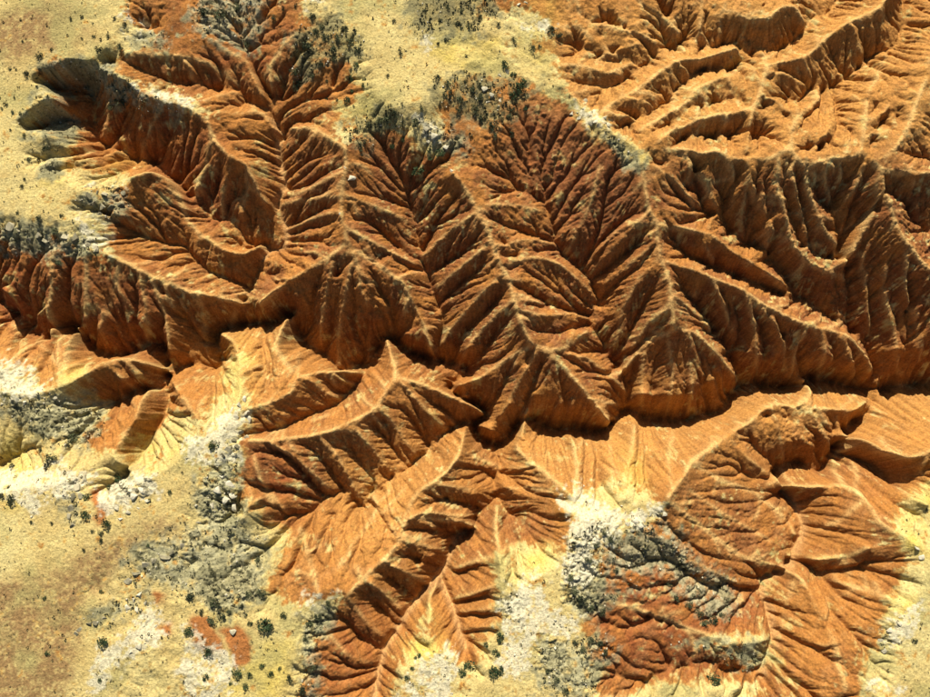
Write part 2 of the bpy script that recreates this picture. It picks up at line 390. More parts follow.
# ------------------------------------------------------------------ second survey: side ribs and side gullies (+ up / - down, metres x 0.2)
RIBS = [
 (-4,[(344,152),(318,154),(286,163)]),(-5,[(345,163),(325,172),(300,189)]),(4,[(341,197),(310,199),(279,206)]),(-4,[(336,202),(312,212),(290,226)]),
 (-3,[(338,219),(312,224),(287,234)]),(-3,[(342,231),(315,238),(290,246)]),(3,[(342,172),(310,190),(289,197)]),(3,[(340,212),(312,218),(289,230)]),
 (5,[(347,196),(375,207),(408,222)]),(-6,[(347,215),(372,222),(400,250),(418,261)]),(4,[(350,230),(375,244),(414,264)]),(-5,[(362,264),(376,285),(390,303),(404,345)]),(-5,[(406,292),(416,312),(428,336)]),
 (-4,[(454,180),(432,205),(417,222)]),(-6,[(464,190),(440,212),(430,236),(421,252)]),(5,[(477,212),(444,236),(421,260)]),(-6,[(486,226),(464,250),(428,272)]),
 (5,[(492,240),(462,268),(434,290)]),(-4,[(498,256),(472,272),(440,300)]),(6,[(505,272),(478,298),(450,330),(436,351)]),(-5,[(510,285),(486,312),(468,326),(455,350)]),
 (4,[(514,298),(490,322),(468,345),(462,360)]),(-6,[(516,312),(497,332),(481,354),(474,364)]),(-4,[(520,350),(508,372),(500,395),(492,412)]),(4,[(537,350),(525,372),(512,395),(500,420)]),(-5,[(545,355),(532,385),(520,415)]),
 (4,[(480,206),(515,206),(546,213)]),(-4,[(487,217),(520,229),(553,242)]),(4,[(497,246),(528,240),(554,243)]),
 (8,[(506,266),(534,257),(560,266),(585,288),(600,301)]),(-9,[(511,282),(535,294),(560,307),(588,315)]),(5,[(517,310),(545,317),(570,313),(588,319)]),(-4,[(523,327),(550,332),(572,328),(587,324)]),
 (5,[(568,354),(590,360),(612,378),(628,394)]),(-4,[(574,345),(592,348),(612,354)]),(-5,[(556,358),(565,390),(572,424)]),
 (5,[(648,212),(622,240),(596,266)]),(-6,[(655,226),(622,256),(594,276)]),(4,[(657,242),(628,266),(598,290)]),(-4,[(648,200),(612,232),(580,266)]),(4,[(600,165),(588,210),(568,252)]),(-4,[(610,170),(604,220),(584,268)]),
 (6,[(659,258),(640,277),(631,292),(621,312),(618,340)]),(-7,[(664,272),(648,300),(632,332),(616,358)]),(4,[(672,306),(650,320),(632,348)]),
 (5,[(672,296),(690,308),(712,332)]),(-5,[(660,345),(655,380),(655,415)]),(5,[(690,360),(692,385),(688,412)]),(-5,[(705,360),(708,385),(712,412)]),
 (6,[(757,303),(774,324),(784,346),(786,372)]),(-6,[(762,312),(768,345),(768,380)]),(6,[(805,330),(794,352),(790,378)]),(-5,[(830,334),(836,352),(838,378)]),(5,[(840,336),(850,356),(858,382)]),
 (5,[(885,265),(884,300),(894,340),(902,375)]),(5,[(906,250),(905,290),(918,320),(922,360)]),(-5,[(897,240),(895,300),(905,345)]),(-4,[(880,250),(868,300),(880,350)]),
 (4,[(652,165),(676,182),(697,208)]),(-3,[(662,170),(682,195),(703,212)]),(-4,[(666,226),(690,220),(708,215)]),(4,[(752,172),(742,205),(740,230)]),(-4,[(764,170),(770,215),(786,240)]),
 (4,[(700,240),(715,262)]),(-3,[(795,180),(806,220),(825,245)]),(4,[(840,162),(840,182)]),(4,[(866,162),(852,192),(836,212)]),
 (4,[(598,60),(625,50),(640,45)]),(-4,[(560,35),(590,50),(612,60)]),(-5,[(600,12),(630,30),(652,48)]),(-5,[(660,0),(676,18),(690,37)]),(-4,[(688,0),(692,20),(697,44)]),(4,[(720,15),(720,30),(716,46)]),
 (-4,[(745,25),(752,40),(752,52)]),(3,[(800,60),(806,72),(812,84)]),(-4,[(830,40),(838,60),(845,75)]),(4,[(850,24),(858,45),(862,58)]),
 (4,[(625,98),(645,105),(655,108)]),(-4,[(612,106),(628,112),(640,118)]),(3,[(668,70),(676,80),(674,92)]),(-3,[(655,80),(662,90),(668,100)]),(3,[(708,60),(712,66)]),
 (5,[(120,140),(130,150)]),(-4,[(200,115),(190,150),(180,182)]),(-4,[(222,152),(215,185),(208,205)]),(4,[(232,160),(224,190),(222,214)]),(3,[(160,105),(150,130),(140,156)]),(-3,[(172,112),(165,140),(158,162)]),
 (-4,[(130,95),(120,120),(110,146)]),(4,[(112,90),(108,120),(104,142)]),
 (-5,[(180,290),(186,320),(190,358)]),(5,[(200,294),(204,325),(210,362)]),(-4,[(135,272),(135,310),(130,350)]),(4,[(140,275),(148,310),(146,345)]),(-5,[(68,250),(66,290),(62,328)]),
 (-5,[(318,268),(312,300),(310,342)]),(4,[(334,262),(325,300),(320,345)]),(-6,[(290,282),(294,300),(290,312)]),(5,[(352,262),(345,300),(338,345),(340,368)]),(-6,[(360,290),(366,320),(360,362)]),
 (4,[(310,420),(330,415),(352,403)]),(-5,[(262,443),(290,458),(318,492)]),(5,[(270,443),(300,460),(330,490)]),(-6,[(300,438),(322,462),(345,494)]),(6,[(318,436),(340,458),(362,502)]),(-6,[(336,432),(358,462),(378,490)]),
 (6,[(352,424),(375,452),(392,474)]),(-6,[(366,415),(390,445),(408,470)]),(5,[(378,405),(400,432),(418,458)]),(-6,[(388,392),(412,420),(432,452)]),(5,[(400,382),(425,408),(445,430)]),(-4,[(420,385),(440,405),(462,424)]),
 (-3,[(260,448),(268,475),(282,512)]),(4,[(254,455),(262,480),(275,510)]),
 (4,[(305,375),(318,388),(340,400)]),(-3,[(312,374),(330,390),(346,394)]),(4,[(330,371),(345,382),(354,384)]),
 (-4,[(260,408),(262,380),(260,345),(262,326)]),(-3,[(276,400),(270,372),(266,345)]),(-3,[(250,400),(250,370),(248,335)]),
 (6,[(405,520),(425,512),(450,515),(472,516)]),(-7,[(402,530),(430,530),(455,534),(470,531)]),(6,[(400,540),(425,545),(448,552)]),(-6,[(392,552),(415,560),(440,568)]),(6,[(384,560),(408,572),(428,584)]),(-6,[(374,570),(396,585),(415,600)]),
 (6,[(366,578),(388,596),(404,612)]),(-5,[(356,588),(378,610),(396,626)]),(5,[(348,598),(368,622),(388,640)]),(-5,[(335,610),(358,640),(382,652)]),(4,[(325,630),(350,655),(380,668)]),
 (-6,[(420,492),(445,500),(480,508)]),(5,[(436,484),(460,488),(490,492)]),(-5,[(455,465),(475,472),(496,478)]),(4,[(462,452),(482,460),(500,468)]),
 (-3,[(498,575),(475,582),(448,590)]),(3,[(500,583),(475,592),(451,600)]),(-4,[(501,594),(478,600),(453,606)]),(3,[(500,604),(478,610),(455,615)]),(-4,[(498,616),(478,620),(457,622)]),(3,[(496,626),(476,630),(459,630)]),(-3,[(492,636),(476,640),(461,638)]),
 (-3,[(500,565),(475,570),(446,582)]),(3,[(500,556),(476,560),(450,570)]),
 (3,[(380,515),(392,502),(405,488)]),(-4,[(395,535),(380,520),(370,500)]),(-3,[(365,560),(345,535),(325,500)]),(-4,[(320,590),(312,560),(310,520)]),(-3,[(335,575),(330,545),(318,512)]),
 (-4,[(600,500),(600,470),(598,436)]),(4,[(612,500),(612,465),(610,434)]),(-4,[(650,495),(652,460),(660,424)]),(4,[(672,490),(668,460),(675,424)]),(-3,[(700,450),(695,432),(700,418)]),
 (-5,[(712,448),(735,470),(765,482)]),(5,[(728,436),(745,458),(768,474)]),(-6,[(745,426),(758,448),(772,470)]),(5,[(770,406),(778,430),(784,460)]),(-6,[(785,406),(798,430),(806,458)]),(5,[(810,410),(822,432),(830,450)]),(-4,[(832,411),(836,425),(838,435)]),
 (-3,[(680,486),(710,500),(750,520),(788,540)]),(3,[(690,490),(725,515),(770,540)]),(-3,[(660,520),(690,545),(730,572)]),(3,[(650,530),(690,560),(740,585)]),
 (-3,[(845,487),(835,505),(808,520)]),(3,[(862,500),(840,520),(808,535)]),(-3,[(880,530),(845,538),(805,545)]),(-3,[(885,528),(862,545),(828,568)]),
 (-3,[(846,600),(830,620),(812,660)]),(3,[(795,580),(785,610),(780,640)]),(-4,[(905,575),(875,580),(845,578)]),
 (-4,[(648,636),(665,655),(672,672)]),(4,[(690,640),(700,652)]),(-5,[(632,612),(665,622),(695,632)]),
 (-5,[(798,150),(815,146),(834,138),(842,118)]),(5,[(812,150),(825,136),(832,120)]),(-4,[(846,124),(856,134),(864,146)]),(-5,[(872,145),(880,130),(888,112)]),
 (4,[(868,120),(880,118),(888,104)]),(-4,[(898,100),(912,85),(925,70)]),(6,[(766,74),(790,80),(808,88)]),(5,[(761,95),(780,106),(790,114)]),(-6,[(758,106),(772,116),(784,122)]),(-3,[(705,120),(708,128)]),(-4,[(735,116),(740,130)]),(4,[(722,118),(726,130)]),(-4,[(755,114),(756,130)]),(-5,[(668,148),(685,135),(700,122),(718,108)]),(4,[(655,146),(668,135),(678,124)]),
 (-4,[(860,40),(880,25),(895,10)]),(4,[(606,112),(622,118),(636,120)]),(-3,[(590,70),(600,78)]),(4,[(672,62),(684,70),(690,78)]),(-4,[(700,84),(712,92),(716,100)]),(3,[(725,76),(730,88),(732,96)]),(3,[(590,118),(600,126)]),
 (-4,[(712,156),(724,180),(727,208)]),(4,[(730,158),(735,185),(730,212)]),(-5,[(758,160),(760,190),(754,228)]),(4,[(786,160),(798,200),(808,236)]),(-5,[(797,160),(800,195),(812,235),(826,254)]),(4,[(820,160),(826,185),(832,202)]),
 (-4,[(870,170),(858,200),(846,228)]),(4,[(862,250),(866,290),(872,336)]),(-5,[(872,240),(877,290),(884,340),(888,380)]),(-5,[(908,262),(912,300),(912,345),(914,378)]),
 (5,[(712,279),(722,305),(732,332)]),(-5,[(733,288),(742,315),(748,352)]),(5,[(745,292),(754,325),(756,368)]),(-5,[(790,318),(799,345),(806,372)]),(5,[(820,330),(822,352),(818,376)]),(-5,[(858,342),(862,360),(866,384)]),
 (-4,[(668,262),(680,275),(694,286)]),(5,[(640,220),(615,232),(592,256)]),(-4,[(560,352),(578,350),(596,342)]),(-4,[(690,335),(705,352),(718,366)]),(4,[(645,350),(640,380),(642,410)]),(4,[(668,340),(672,375),(668,414)]),
 (-4,[(15,345),(22,330),(30,326)]),(-3,[(80,375),(84,352),(86,336)]),(3,[(60,370),(58,350),(62,334)]),
 (-4,[(88,375),(105,385),(116,398)]),(4,[(104,362),(120,376),(132,386)]),(-3,[(150,418),(140,440),(128,458)]),
]
# small gullies that feather both flanks of every crest, of uneven length, spacing and angle
fr = random.Random(5)
N_TRACED = len(RIBS)
for ln in RIDGES:
    P = [(q[0], q[1]) for q in ln]
    zq = [q[2] for q in ln if len(q) > 2]
    if zq[-1] > zq[0]: P = P[::-1]
    L = 0.0; nxt = fr.uniform(4, 10)
    for (xa, ya), (xb, yb) in zip(P, P[1:]):
        d = math.hypot(xb - xa, yb - ya)
        while nxt < L + d:
            f = (nxt - L) / d
            x, y = xa + (xb - xa) * f, ya + (yb - ya) * f
            ux, uy = (xb - xa) / d, (yb - ya) / d
            side = fr.choice((-1, 1)); a = math.radians(fr.uniform(35, 80)) * side
            ln2 = fr.uniform(9, 30) * (0.9 if y < 150 and x > 540 else 1.0)
            dx, dy = ux * math.cos(a) - uy * math.sin(a), ux * math.sin(a) + uy * math.cos(a)
            bend = fr.uniform(-0.25, 0.25) * ln2
            RIBS.append((fr.choice((-2.2, -3.2, -4.2, 2.4)) * fr.uniform(0.7, 1.1),
                         [(x + dx * 2, y + dy * 2), (x + dx * ln2 * 0.55 - dy * bend, y + dy * ln2 * 0.55 + dx * bend), (x + dx * ln2, y + dy * ln2)]))
            nxt += fr.uniform(3.5, 10)
        L += d
def on_land(u, v, Zf, zmax=3.0, zmin=-34.0, n=240):
    """march each pixel's ray down until it meets the land"""
    u = np.asarray(u, float); v = np.asarray(v, float)
    zz = np.full(u.shape, zmin); done = np.zeros(u.shape, bool)
    prev = np.full(u.shape, zmax)
    for z in np.linspace(zmax, zmin, n):
        x, y = at_height(u, v, z)
        h = bil(Zf, (x - X0) / CELL, (y - Y0) / CELL)
        hit = ~done & (h >= z)
        zz[hit] = z; done |= hit
    x, y = at_height(u, v, zz)
    return x, y, bil(Zf, (x - X0) / CELL, (y - Y0) / CELL)

rx, ry, rz, UV = [], [], [], []
for amp, ln in RIBS:
    u, v, _, t = dense([(ln[0][0], ln[0][1], 0)] + list(ln[1:-1]) + [(ln[-1][0], ln[-1][1], 0)], step=0.6)
    UV.append((amp, ln, u, v, t))
xa_, ya_, za_ = on_land(np.concatenate([q[2] for q in UV]), np.concatenate([q[3] for q in UV]), Z, n=120)
k0 = 0
for kr, (amp, ln, u, v, t) in enumerate(UV):
    x, y, zz = xa_[k0:k0 + len(u)], ya_[k0:k0 + len(u)], za_[k0:k0 + len(u)]; k0 += len(u)
    if kr >= N_TRACED:                 # a gully can only be as deep as its fall allows
        amp = math.copysign(min(abs(amp), max(zz[0] - zz[-1], 0.0) * 0.42 / (PXM * ZS)), amp)
    if 660 < ln[0][0] < 800 and 440 < ln[0][1] < 645: amp *= 0.5
    if kr < N_TRACED and amp < 0: amp = -min(-amp, max(abs(zz[0] - zz[-1]) * 0.5 / (PXM * ZS), 1.5))
    w = np.clip(4 * t * (1 - t), 0, 1) ** 0.5
    rx.append((x - X0) / CELL); ry.append((y - Y0) / CELL); rz.append(amp * (0.65 if ln[0][0] > 840 and ln[0][1] > 200 else 1.0) * PXM * ZS * w * (1 + 0.35 * np.sin(7 * t + len(rz))))
lm = pk != 2
rx.append(px[lm]); ry.append(py[lm]); rz.append(np.zeros(lm.sum()))
U = relax(np.concatenate(rx), np.concatenate(ry), np.concatenate(rz), screen=0.10)
Z = Z + U
flat = np.zeros((NY, NX), np.float32)
fm = pk == 3
for ox in (0, 1):
    for oy in (0, 1):
        flat[np.clip(py[fm].astype(int) + oy, 0, NY - 1), np.clip(px[fm].astype(int) + ox, 0, NX - 1)] = 1
flat = blur(flat, 5)
Z = blur(Z, 1.2)

# ------------------------------------------------------------------ running water: droplets carve rills and gullies
def erode(Zm, cell, n, steps, batches, k_e, k_d, cap, soft, seed, keep=None):
    r = np.random.default_rng(seed)
    H = Zm / cell
    h, w = H.shape
    for b in range(batches):
        X = r.random(n) * (w - 3) + 1; Y = r.random(n) * (h - 3) + 1
        dx = np.zeros(n); dy = np.zeros(n); sp = np.ones(n); wa = np.ones(n); se = np.zeros(n)
        D = np.zeros(h * w)
        gyv, gxv = np.gradient(H)
        for s in range(steps):
            ix = X.astype(np.int64); iy = Y.astype(np.int64); fx = X - ix; fy = Y - iy
            i = iy * w + ix
            Hr = H.ravel()
            a, bb, c, d = Hr[i], Hr[i + 1], Hr[i + w], Hr[i + w + 1]
            gxx = (bb - a) * (1 - fy) + (d - c) * fy
            gyy = (c - a) * (1 - fx) + (d - bb) * fx
            h0 = a * (1 - fx) * (1 - fy) + bb * fx * (1 - fy) + c * (1 - fx) * fy + d * fx * fy
            dx = dx * 0.15 - gxx * 0.85; dy = dy * 0.15 - gyy * 0.85
            l = np.hypot(dx, dy) + 1e-9
            dx /= l; dy /= l
            Xn = np.clip(X + dx, 1, w - 2.01); Yn = np.clip(Y + dy, 1, h - 2.01)
            jx = Xn.astype(np.int64); jy = Yn.astype(np.int64); ex = Xn - jx; ey = Yn - jy
            j = jy * w + jx
            h1 = Hr[j] * (1 - ex) * (1 - ey) + Hr[j + 1] * ex * (1 - ey) + Hr[j + w] * (1 - ex) * ey + Hr[j + w + 1] * ex * ey
            dh = h1 - h0
            C = np.maximum(-dh, 0.01) * sp * wa * cap
            dep = np.where(dh > 0, 0.0, np.where(se > C, (se - C) * k_d, -np.minimum((C - se) * k_e, np.maximum(-dh, 0))))
            se = se - dep
            for q, ww in ((i, (1 - fx) * (1 - fy)), (i + 1, fx * (1 - fy)), (i + w, (1 - fx) * fy), (i + w + 1, fx * fy)):
                D += np.bincount(q, weights=dep * ww, minlength=h * w)
            sp = np.sqrt(np.clip(sp * sp - dh * 1.0, 0.05, 9)); wa *= 0.985
            X, Y = Xn, Yn
        D = blur(D.reshape(h, w), soft)
        if keep is not None: D *= keep
        H = H + np.clip(D, -0.6, 0.3)
    return H * cell

shape = (NY, NX)
flat_s = np.clip(flat, 0, 1)
hill = 1 - 0.85 * flat_s
pu, pv = project(GX, GY, Z)
calm = np.exp(-(((pu - 740) / 75) ** 2 + ((pv - 520) / 75) ** 2) ** 2) * 0.5 + np.exp(-(((pu - 845) / 70) ** 2 + ((pv - 560) / 90) ** 2) ** 2) * 0.45
hill = (hill * (1 - np.clip(calm, 0, 0.7))).astype(np.float32)
Z += hill * (fbm(shape, 60, 2, 3) * 0.55 + fbm(shape, 24, 3, 4) * 0.46 + fbm(shape, 9, 11, 2) * 0.13)
half = (NY // 2, NX // 2)
Zh = Z.reshape(half[0], 2, half[1], 2).mean((1, 3))
kh = resize(hill, half)
Ze = erode(Zh, CELL * 2, 20000, 60, 6, 0.026, 0.0, 3.0, 0.9, 5, kh)
Z = Z + resize(Ze - Zh, shape)
Ze = erode(Z, CELL, 80000, 36, 5, 0.038, 0.0, 2.5, 0.55, 6, hill)
ne = np.clip((GX - 22) / 12, 0, 1) * np.clip((GY - 34) / 8, 0, 1)
Z = Z + (Ze - Z) * (1 + 0.8 * ne)

# fine flutes along the fall line
Zs = blur(Z, 3.0)
g1, g0 = np.gradient(Zs, CELL)
slope = np.hypot(g0, g1)
l = slope + 1e-6
vx, vy = (g0 / l), (g1 / l)
N0 = rng.standard_normal(shape).astype(np.float32)
N0 = blur(N0, 0.55)
acc = np.zeros(shape, np.float32)
JX, JY = np.meshgrid(np.arange(NX, dtype=np.float32), np.arange(NY, dtype=np.float32))
for sgn in (1, -1):
    qx, qy = JX.copy(), JY.copy()
    for k in range(12):
        ix = np.clip(qx + 0.5, 0, NX - 1).astype(np.int32); iy = np.clip(qy + 0.5, 0, NY - 1).astype(np.int32)
        acc += N0[iy, ix] * (1 - k / 12)
        qx += sgn * vx[iy, ix] * 1.3; qy += sgn * vy[iy, ix] * 1.3
acc /= acc.std()
Z += np.clip(slope - 0.15, 0, 0.6) * 0.085 * acc * hill

# ------------------------------------------------------------------ where each kind of ground and the painted sun and shade lie (outlines in the same survey coordinates)
PU, PV = project(GX, GY, Z)
OFF = 160
CW, CH = 930 + 2 * OFF, 697 + 2 * OFF
cu, cv = np.meshgrid(np.arange(CW) - OFF + 0.5, np.arange(CH) - OFF + 0.5)
WU = PU + OFF + fbm(shape, 60, 71, 4, 0.6) * 14 + noise(shape, 5, 5) * 2.0
WV = PV + OFF + fbm(shape, 60, 91, 4, 0.6) * 14 + noise(shape, 5, 6) * 2.0
WU = np.clip(WU, 0, CW - 1.01); WV = np.clip(WV, 0, CH - 1.01)
def zone(polys, soft=4.0):
    m = np.zeros((CH, CW), np.float32)
    for p in polys: m[inside(p, cu, cv)] = 1
    return bil(blur(m, soft), WU, WV).astype(np.float32)

def spots(pts, soft=1.0):
    m = np.zeros((CH, CW), np.float32)
    for (x, y, rx_, ry_) in pts: m = np.maximum(m, (((cu - x) / rx_) ** 2 + ((cv - y) / ry_) ** 2 < 1).astype(np.float32))
    return bil(blur(m, soft), WU, WV).astype(np.float32)

CREAM = [
 [(-160,-160),(128,-160),(130,5),(128,25),(150,32),(170,34),(150,50),(126,50),(112,58),(104,66),(140,82),(190,108),(222,118),(206,122),(180,110),(150,98),(100,76),(60,66),(36,78),(60,100),(62,110),(36,128),(60,138),(84,140),(60,160),(90,170),(140,166),(132,184),(118,192),(100,220),(112,250),(104,262),(60,240),(-160,232)],
 [(300,-160),(496,-160),(484,10),(530,10),(552,28),(530,50),(560,60),(545,75),(572,95),(600,112),(612,128),(640,140),(648,160),(636,168),(600,140),(585,122),(540,85),(500,70),(470,75),(440,100),(455,130),(446,160),(430,165),(405,130),(380,128),(345,148),(330,140),(350,120),(335,108),(362,92),(352,60),(340,40),(300,20)],
 [(-160,372),(20,366),(40,378),(70,382),(95,366),(105,362),(92,378),(68,392),(90,402),(118,404),(110,420),(85,440),(100,462),(118,452),(136,470),(160,430),(176,405),(196,412),(228,395),(232,350),(244,340),(248,380),(258,402),(250,420),(240,450),(236,500),(262,520),(288,530),(280,570),(262,590),(300,610),(345,590),(340,606),(318,640),(300,700),(290,860),(-160,860)],
 [(390,860),(392,700),(396,660),(412,640),(425,600),(432,640),(452,645),(464,660),(478,662),(490,640),(500,620),(500,560),(512,545),(560,550),(566,515),(566,494),(590,486),(620,478),(640,488),(660,498),(668,510),(640,525),(612,545),(592,600),(580,625),(584,645),(600,665),(600,860)],
 [(560,612),(590,622),(600,640),(575,640)],[(690,640),(768,640),(770,666),(730,663),(705,652)],[(640,694),(700,676),(760,680),(760,860),(600,860)],
 [(850,860),(870,690),(880,620),(912,560),(900,530),(906,500),(930,485),(1090,470),(1090,860)],
]
YELLOW = [
 [(440,30),(470,34),(540,40),(552,70),(520,60),(470,70),(430,55)],[(520,0),(560,0),(560,25),(530,15)],[(620,140),(648,142),(645,165),(625,155)],[(585,108),(605,118),(598,130)],
 [(60,375),(100,366),(70,395)],[(230,335),(248,335),(252,400),(232,400)],[(505,555),(550,545),(540,580),(505,580)],[(560,500),(590,485),(580,525),(560,530)],[(400,650),(430,605),(445,640),(440,660)],
 [(620,440),(640,450),(650,480),(628,490)],[(900,500),(950,480),(950,560),(910,550)],[(880,610),(910,590),(905,620),(880,650)],[(230,640),(300,640),(280,697),(220,697)],[(0,430),(40,450),(30,500),(0,520)],
 [(60,200),(20,190),(60,165)],[(340,100),(372,92),(380,120),(348,122)],[(106,150),(150,158),(136,172),(106,172)],[(150,470),(200,440),(180,430),(140,462)],
]
WHITE = [
 [(124,8),(138,24),(170,31),(150,34),(130,30)],[(100,66),(120,76),(150,92),(190,106),(188,112),(150,100)],[(75,182),(130,182),(128,188),(80,188)],[(72,212),(100,228),(112,244),(100,250),(84,232)],
 [(-20,360),(22,360),(30,376),(60,384),(40,392),(-20,398)],[(180,444),(215,420),(236,398),(250,405),(240,440),(238,470),(205,470),(190,455)],[(90,520),(120,485),(160,470),(158,490),(120,520)],[(10,500),(45,468),(90,478),(60,490),(30,520)],
 [(560,500),(590,478),(600,500),(640,508),(668,496),(662,512),(620,530),(580,560),(562,545)],[(512,575),(550,575),(545,592),(515,588)],[(420,650),(450,640),(462,660),(440,690),(410,690)],[(505,625),(530,610),(525,650),(500,660)],
 [(290,602),(340,590),(320,608),(300,612)],[(130,625),(158,612),(170,640),(140,650),(120,650)],[(100,640),(130,640),(110,690),(90,690)],[(550,610),(585,610),(570,640),(550,640)],[(890,620),(915,600),(910,640),(880,650)],
 [(420,110),(445,130),(440,150),(425,140)],[(515,30),(545,18),(548,30),(520,34)],[(420,36),(436,36),(432,50),(424,50)],[(575,96),(600,116),(614,122),(600,130),(570,108)],[(880,678),(910,690),(880,697)],[(300,0),(316,0),(318,12),(302,12)],[(560,540),(600,516),(612,550),(580,590),(560,580)],[(505,600),(540,578),(556,620),(520,690),(500,660)],[(395,700),(415,655),(460,660),(450,720)],[(0,470),(60,462),(110,482),(60,502),(0,505)],[(190,630),(240,660),(220,700),(180,720)],[(185,690),(220,645),(230,655),(200,720)],
]
GREY = [
 [(132,32),(176,34),(180,50),(130,46)],[(190,0),(260,-30),(262,20),(250,60),(238,40),(205,32),(192,28)],[(300,24),(345,18),(366,40),(360,60),(330,62),(305,90),(288,70)],[(405,-20),(500,-20),(498,16),(480,30),(450,26),(420,22)],[(404,24),(440,18),(452,30),(420,38)],
 [(430,78),(470,70),(500,80),(520,70),(530,90),(520,110),(500,130),(470,115),(440,108)],[(372,112),(402,100),(404,128),(376,130)],[(345,120),(372,108),(386,128),(375,150),(350,148)],[(430,118),(460,128),(480,140),(450,152),(430,148)],
 [(74,194),(90,186),(130,186),(132,192),(126,218),(110,220),(78,208)],[(-40,218),(20,222),(60,226),(96,236),(108,258),(70,254),(30,258),(-40,262)],[(34,78),(62,62),(102,62),(145,90),(180,108),(176,120),(110,104),(98,92),(60,96)],[(14,130),(24,114),(56,98),(75,115),(84,138),(50,136)],  # last two: grey painted over the cliff hollows to darken them where shadow falls
 [(2,396),(50,392),(70,400),(110,408),(100,440),(80,450),(50,446),(20,420),(0,410)],[(120,560),(150,545),(200,520),(235,500),(245,525),(275,545),(262,590),(225,612),(195,600),(160,590),(130,580)],[(565,535),(600,520),(625,545),(600,575),(620,600),(590,618),(565,600)],
 [(600,560),(620,530),(650,520),(690,560),(740,600),(745,615),(720,625),(680,590),(640,560),(640,600)],[(630,515),(655,515),(700,560),(745,585),(720,590),(670,560)],[(305,610),(330,600),(340,625),(318,640),(320,697),(300,697)],[(540,640),(590,640),(600,697),(540,697)],
 [(575,635),(605,630),(615,650),(590,660)],[(500,595),(520,590),(520,620),(502,620)],[(205,460),(238,445),(238,500),(220,520),(195,510)],[(60,480),(80,478),(80,530),(64,520)],[(118,478),(160,470),(150,495),(120,500)],[(595,120),(640,155),(650,175),(625,172),(600,140)],
 [(50,145),(66,138),(56,175),(28,170)],[(870,630),(895,620),(890,650),(880,655)],[(80,620),(118,600),(150,590),(150,606),(110,625)],[(640,640),(760,645),(760,672),(700,650)],[(220,8),(250,0),(250,30)],[(710,655),(760,650),(758,672),(722,668)],
]
BROWNDIRT = [[(-60,590),(40,578),(110,545),(172,514),(176,530),(125,562),(80,590),(74,640),(60,760),(-60,760)],[(80,590),(110,575),(100,600),(70,620)],[(20,45),(60,40),(66,60),(50,62)],[(-60,20),(60,0),(100,30),(30,60),(-60,60)]]
DUSTY = [[(500,100),(560,90),(600,125),(645,170),(650,220),(600,260),(560,240),(545,200),(515,180),(500,150)],[(372,130),(420,140),(415,200),(395,190)]]
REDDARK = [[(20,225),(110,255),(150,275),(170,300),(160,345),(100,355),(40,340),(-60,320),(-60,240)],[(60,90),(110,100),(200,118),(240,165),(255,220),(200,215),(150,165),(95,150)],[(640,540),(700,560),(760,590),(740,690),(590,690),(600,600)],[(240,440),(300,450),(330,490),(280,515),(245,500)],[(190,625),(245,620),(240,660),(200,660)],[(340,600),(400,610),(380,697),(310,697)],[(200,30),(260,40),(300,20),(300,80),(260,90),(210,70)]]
SUNLIT_ORANGE = [[(500,400),(700,400),(690,470),(560,490),(500,450)],[(215,330),(300,310),(300,390),(220,400)],[(0,320),(110,330),(110,370),(0,380)],[(840,380),(990,380),(990,470),(840,440)],[(540,0),(990,-20),(990,150),(700,160),(560,120)],[(640,370),(880,380),(860,410),(690,450)],[(330,440),(480,440),(420,500),(340,590)]]  # sunlight painted into the soil: lighter orange over the sunlit slopes
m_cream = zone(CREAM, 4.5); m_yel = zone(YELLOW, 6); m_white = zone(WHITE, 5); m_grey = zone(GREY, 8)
m_dirt = zone(BROWNDIRT, 9); m_dust = zone(DUSTY, 14); m_red = zone(REDDARK, 14); m_sunlit = zone(SUNLIT_ORANGE, 22)

# ------------------------------------------------------------------ broken rock where the cap rock crops out
def worley(cell, seed):
    r = np.random.default_rng(seed)
    ny, nx = int(NY / cell) + 4, int(NX / cell) + 4
    jx = r.random((ny, nx)); jy = r.random((ny, nx)); hv = r.random((ny, nx))
    qx = JX / cell + 1 + noise(shape, cell * 0.7, seed + 1) * 0.25; qy = JY / cell + 1 + noise(shape, cell * 0.7, seed + 2) * 0.25
    ix = qx.astype(np.int32); iy = qy.astype(np.int32)
    f1 = np.full(shape, 9.0, np.float32); f2 = f1.copy(); idv = np.zeros(shape, np.float32)
    for oy in (-1, 0, 1):
        for ox in (-1, 0, 1):
            a = np.clip(iy + oy, 0, ny - 1); b = np.clip(ix + ox, 0, nx - 1)
            d = np.hypot(b + jx[a, b] - qx, a + jy[a, b] - qy).astype(np.float32)
            nearer = d < f1
            f2 = np.where(nearer, f1, np.minimum(f2, d)); idv = np.where(nearer, hv[a, b], idv).astype(np.float32); f1 = np.minimum(f1, d)
    return f1, f2 - f1, idv
m_scrub = zone(GREY[2:8], 8)
rock = np.clip(m_grey * 1.1 + m_white * 0.25 - m_scrub * 0.75, 0, 1)
rock = np.clip((rock - 0.25) * 1.6, 0, 1) * np.clip(0.55 + fbm(shape, 45, 131, 3) * 1.3, 0, 1)
for cell, amp, seed in ((9, 0.75, 41), (4, 0.45, 43)):
    f1, edge, idv = worley(cell, seed)
    Z += rock * amp * ((idv - 0.4) * 0.9 + np.clip(edge * 3.2, 0, 0.4) - 0.3)
Z += rock * (fbm(shape, 3, 77, 2) * 0.22 + rng.standard_normal(shape) * 0.03)
Z += m_cream * (fbm(shape, 30, 201, 4) * 0.16 + noise(shape, 3, 203) * 0.018)
grain = np.clip(0.75 + fbm(shape, 50, 209, 3) * 1.2, 0.25, 1.5)
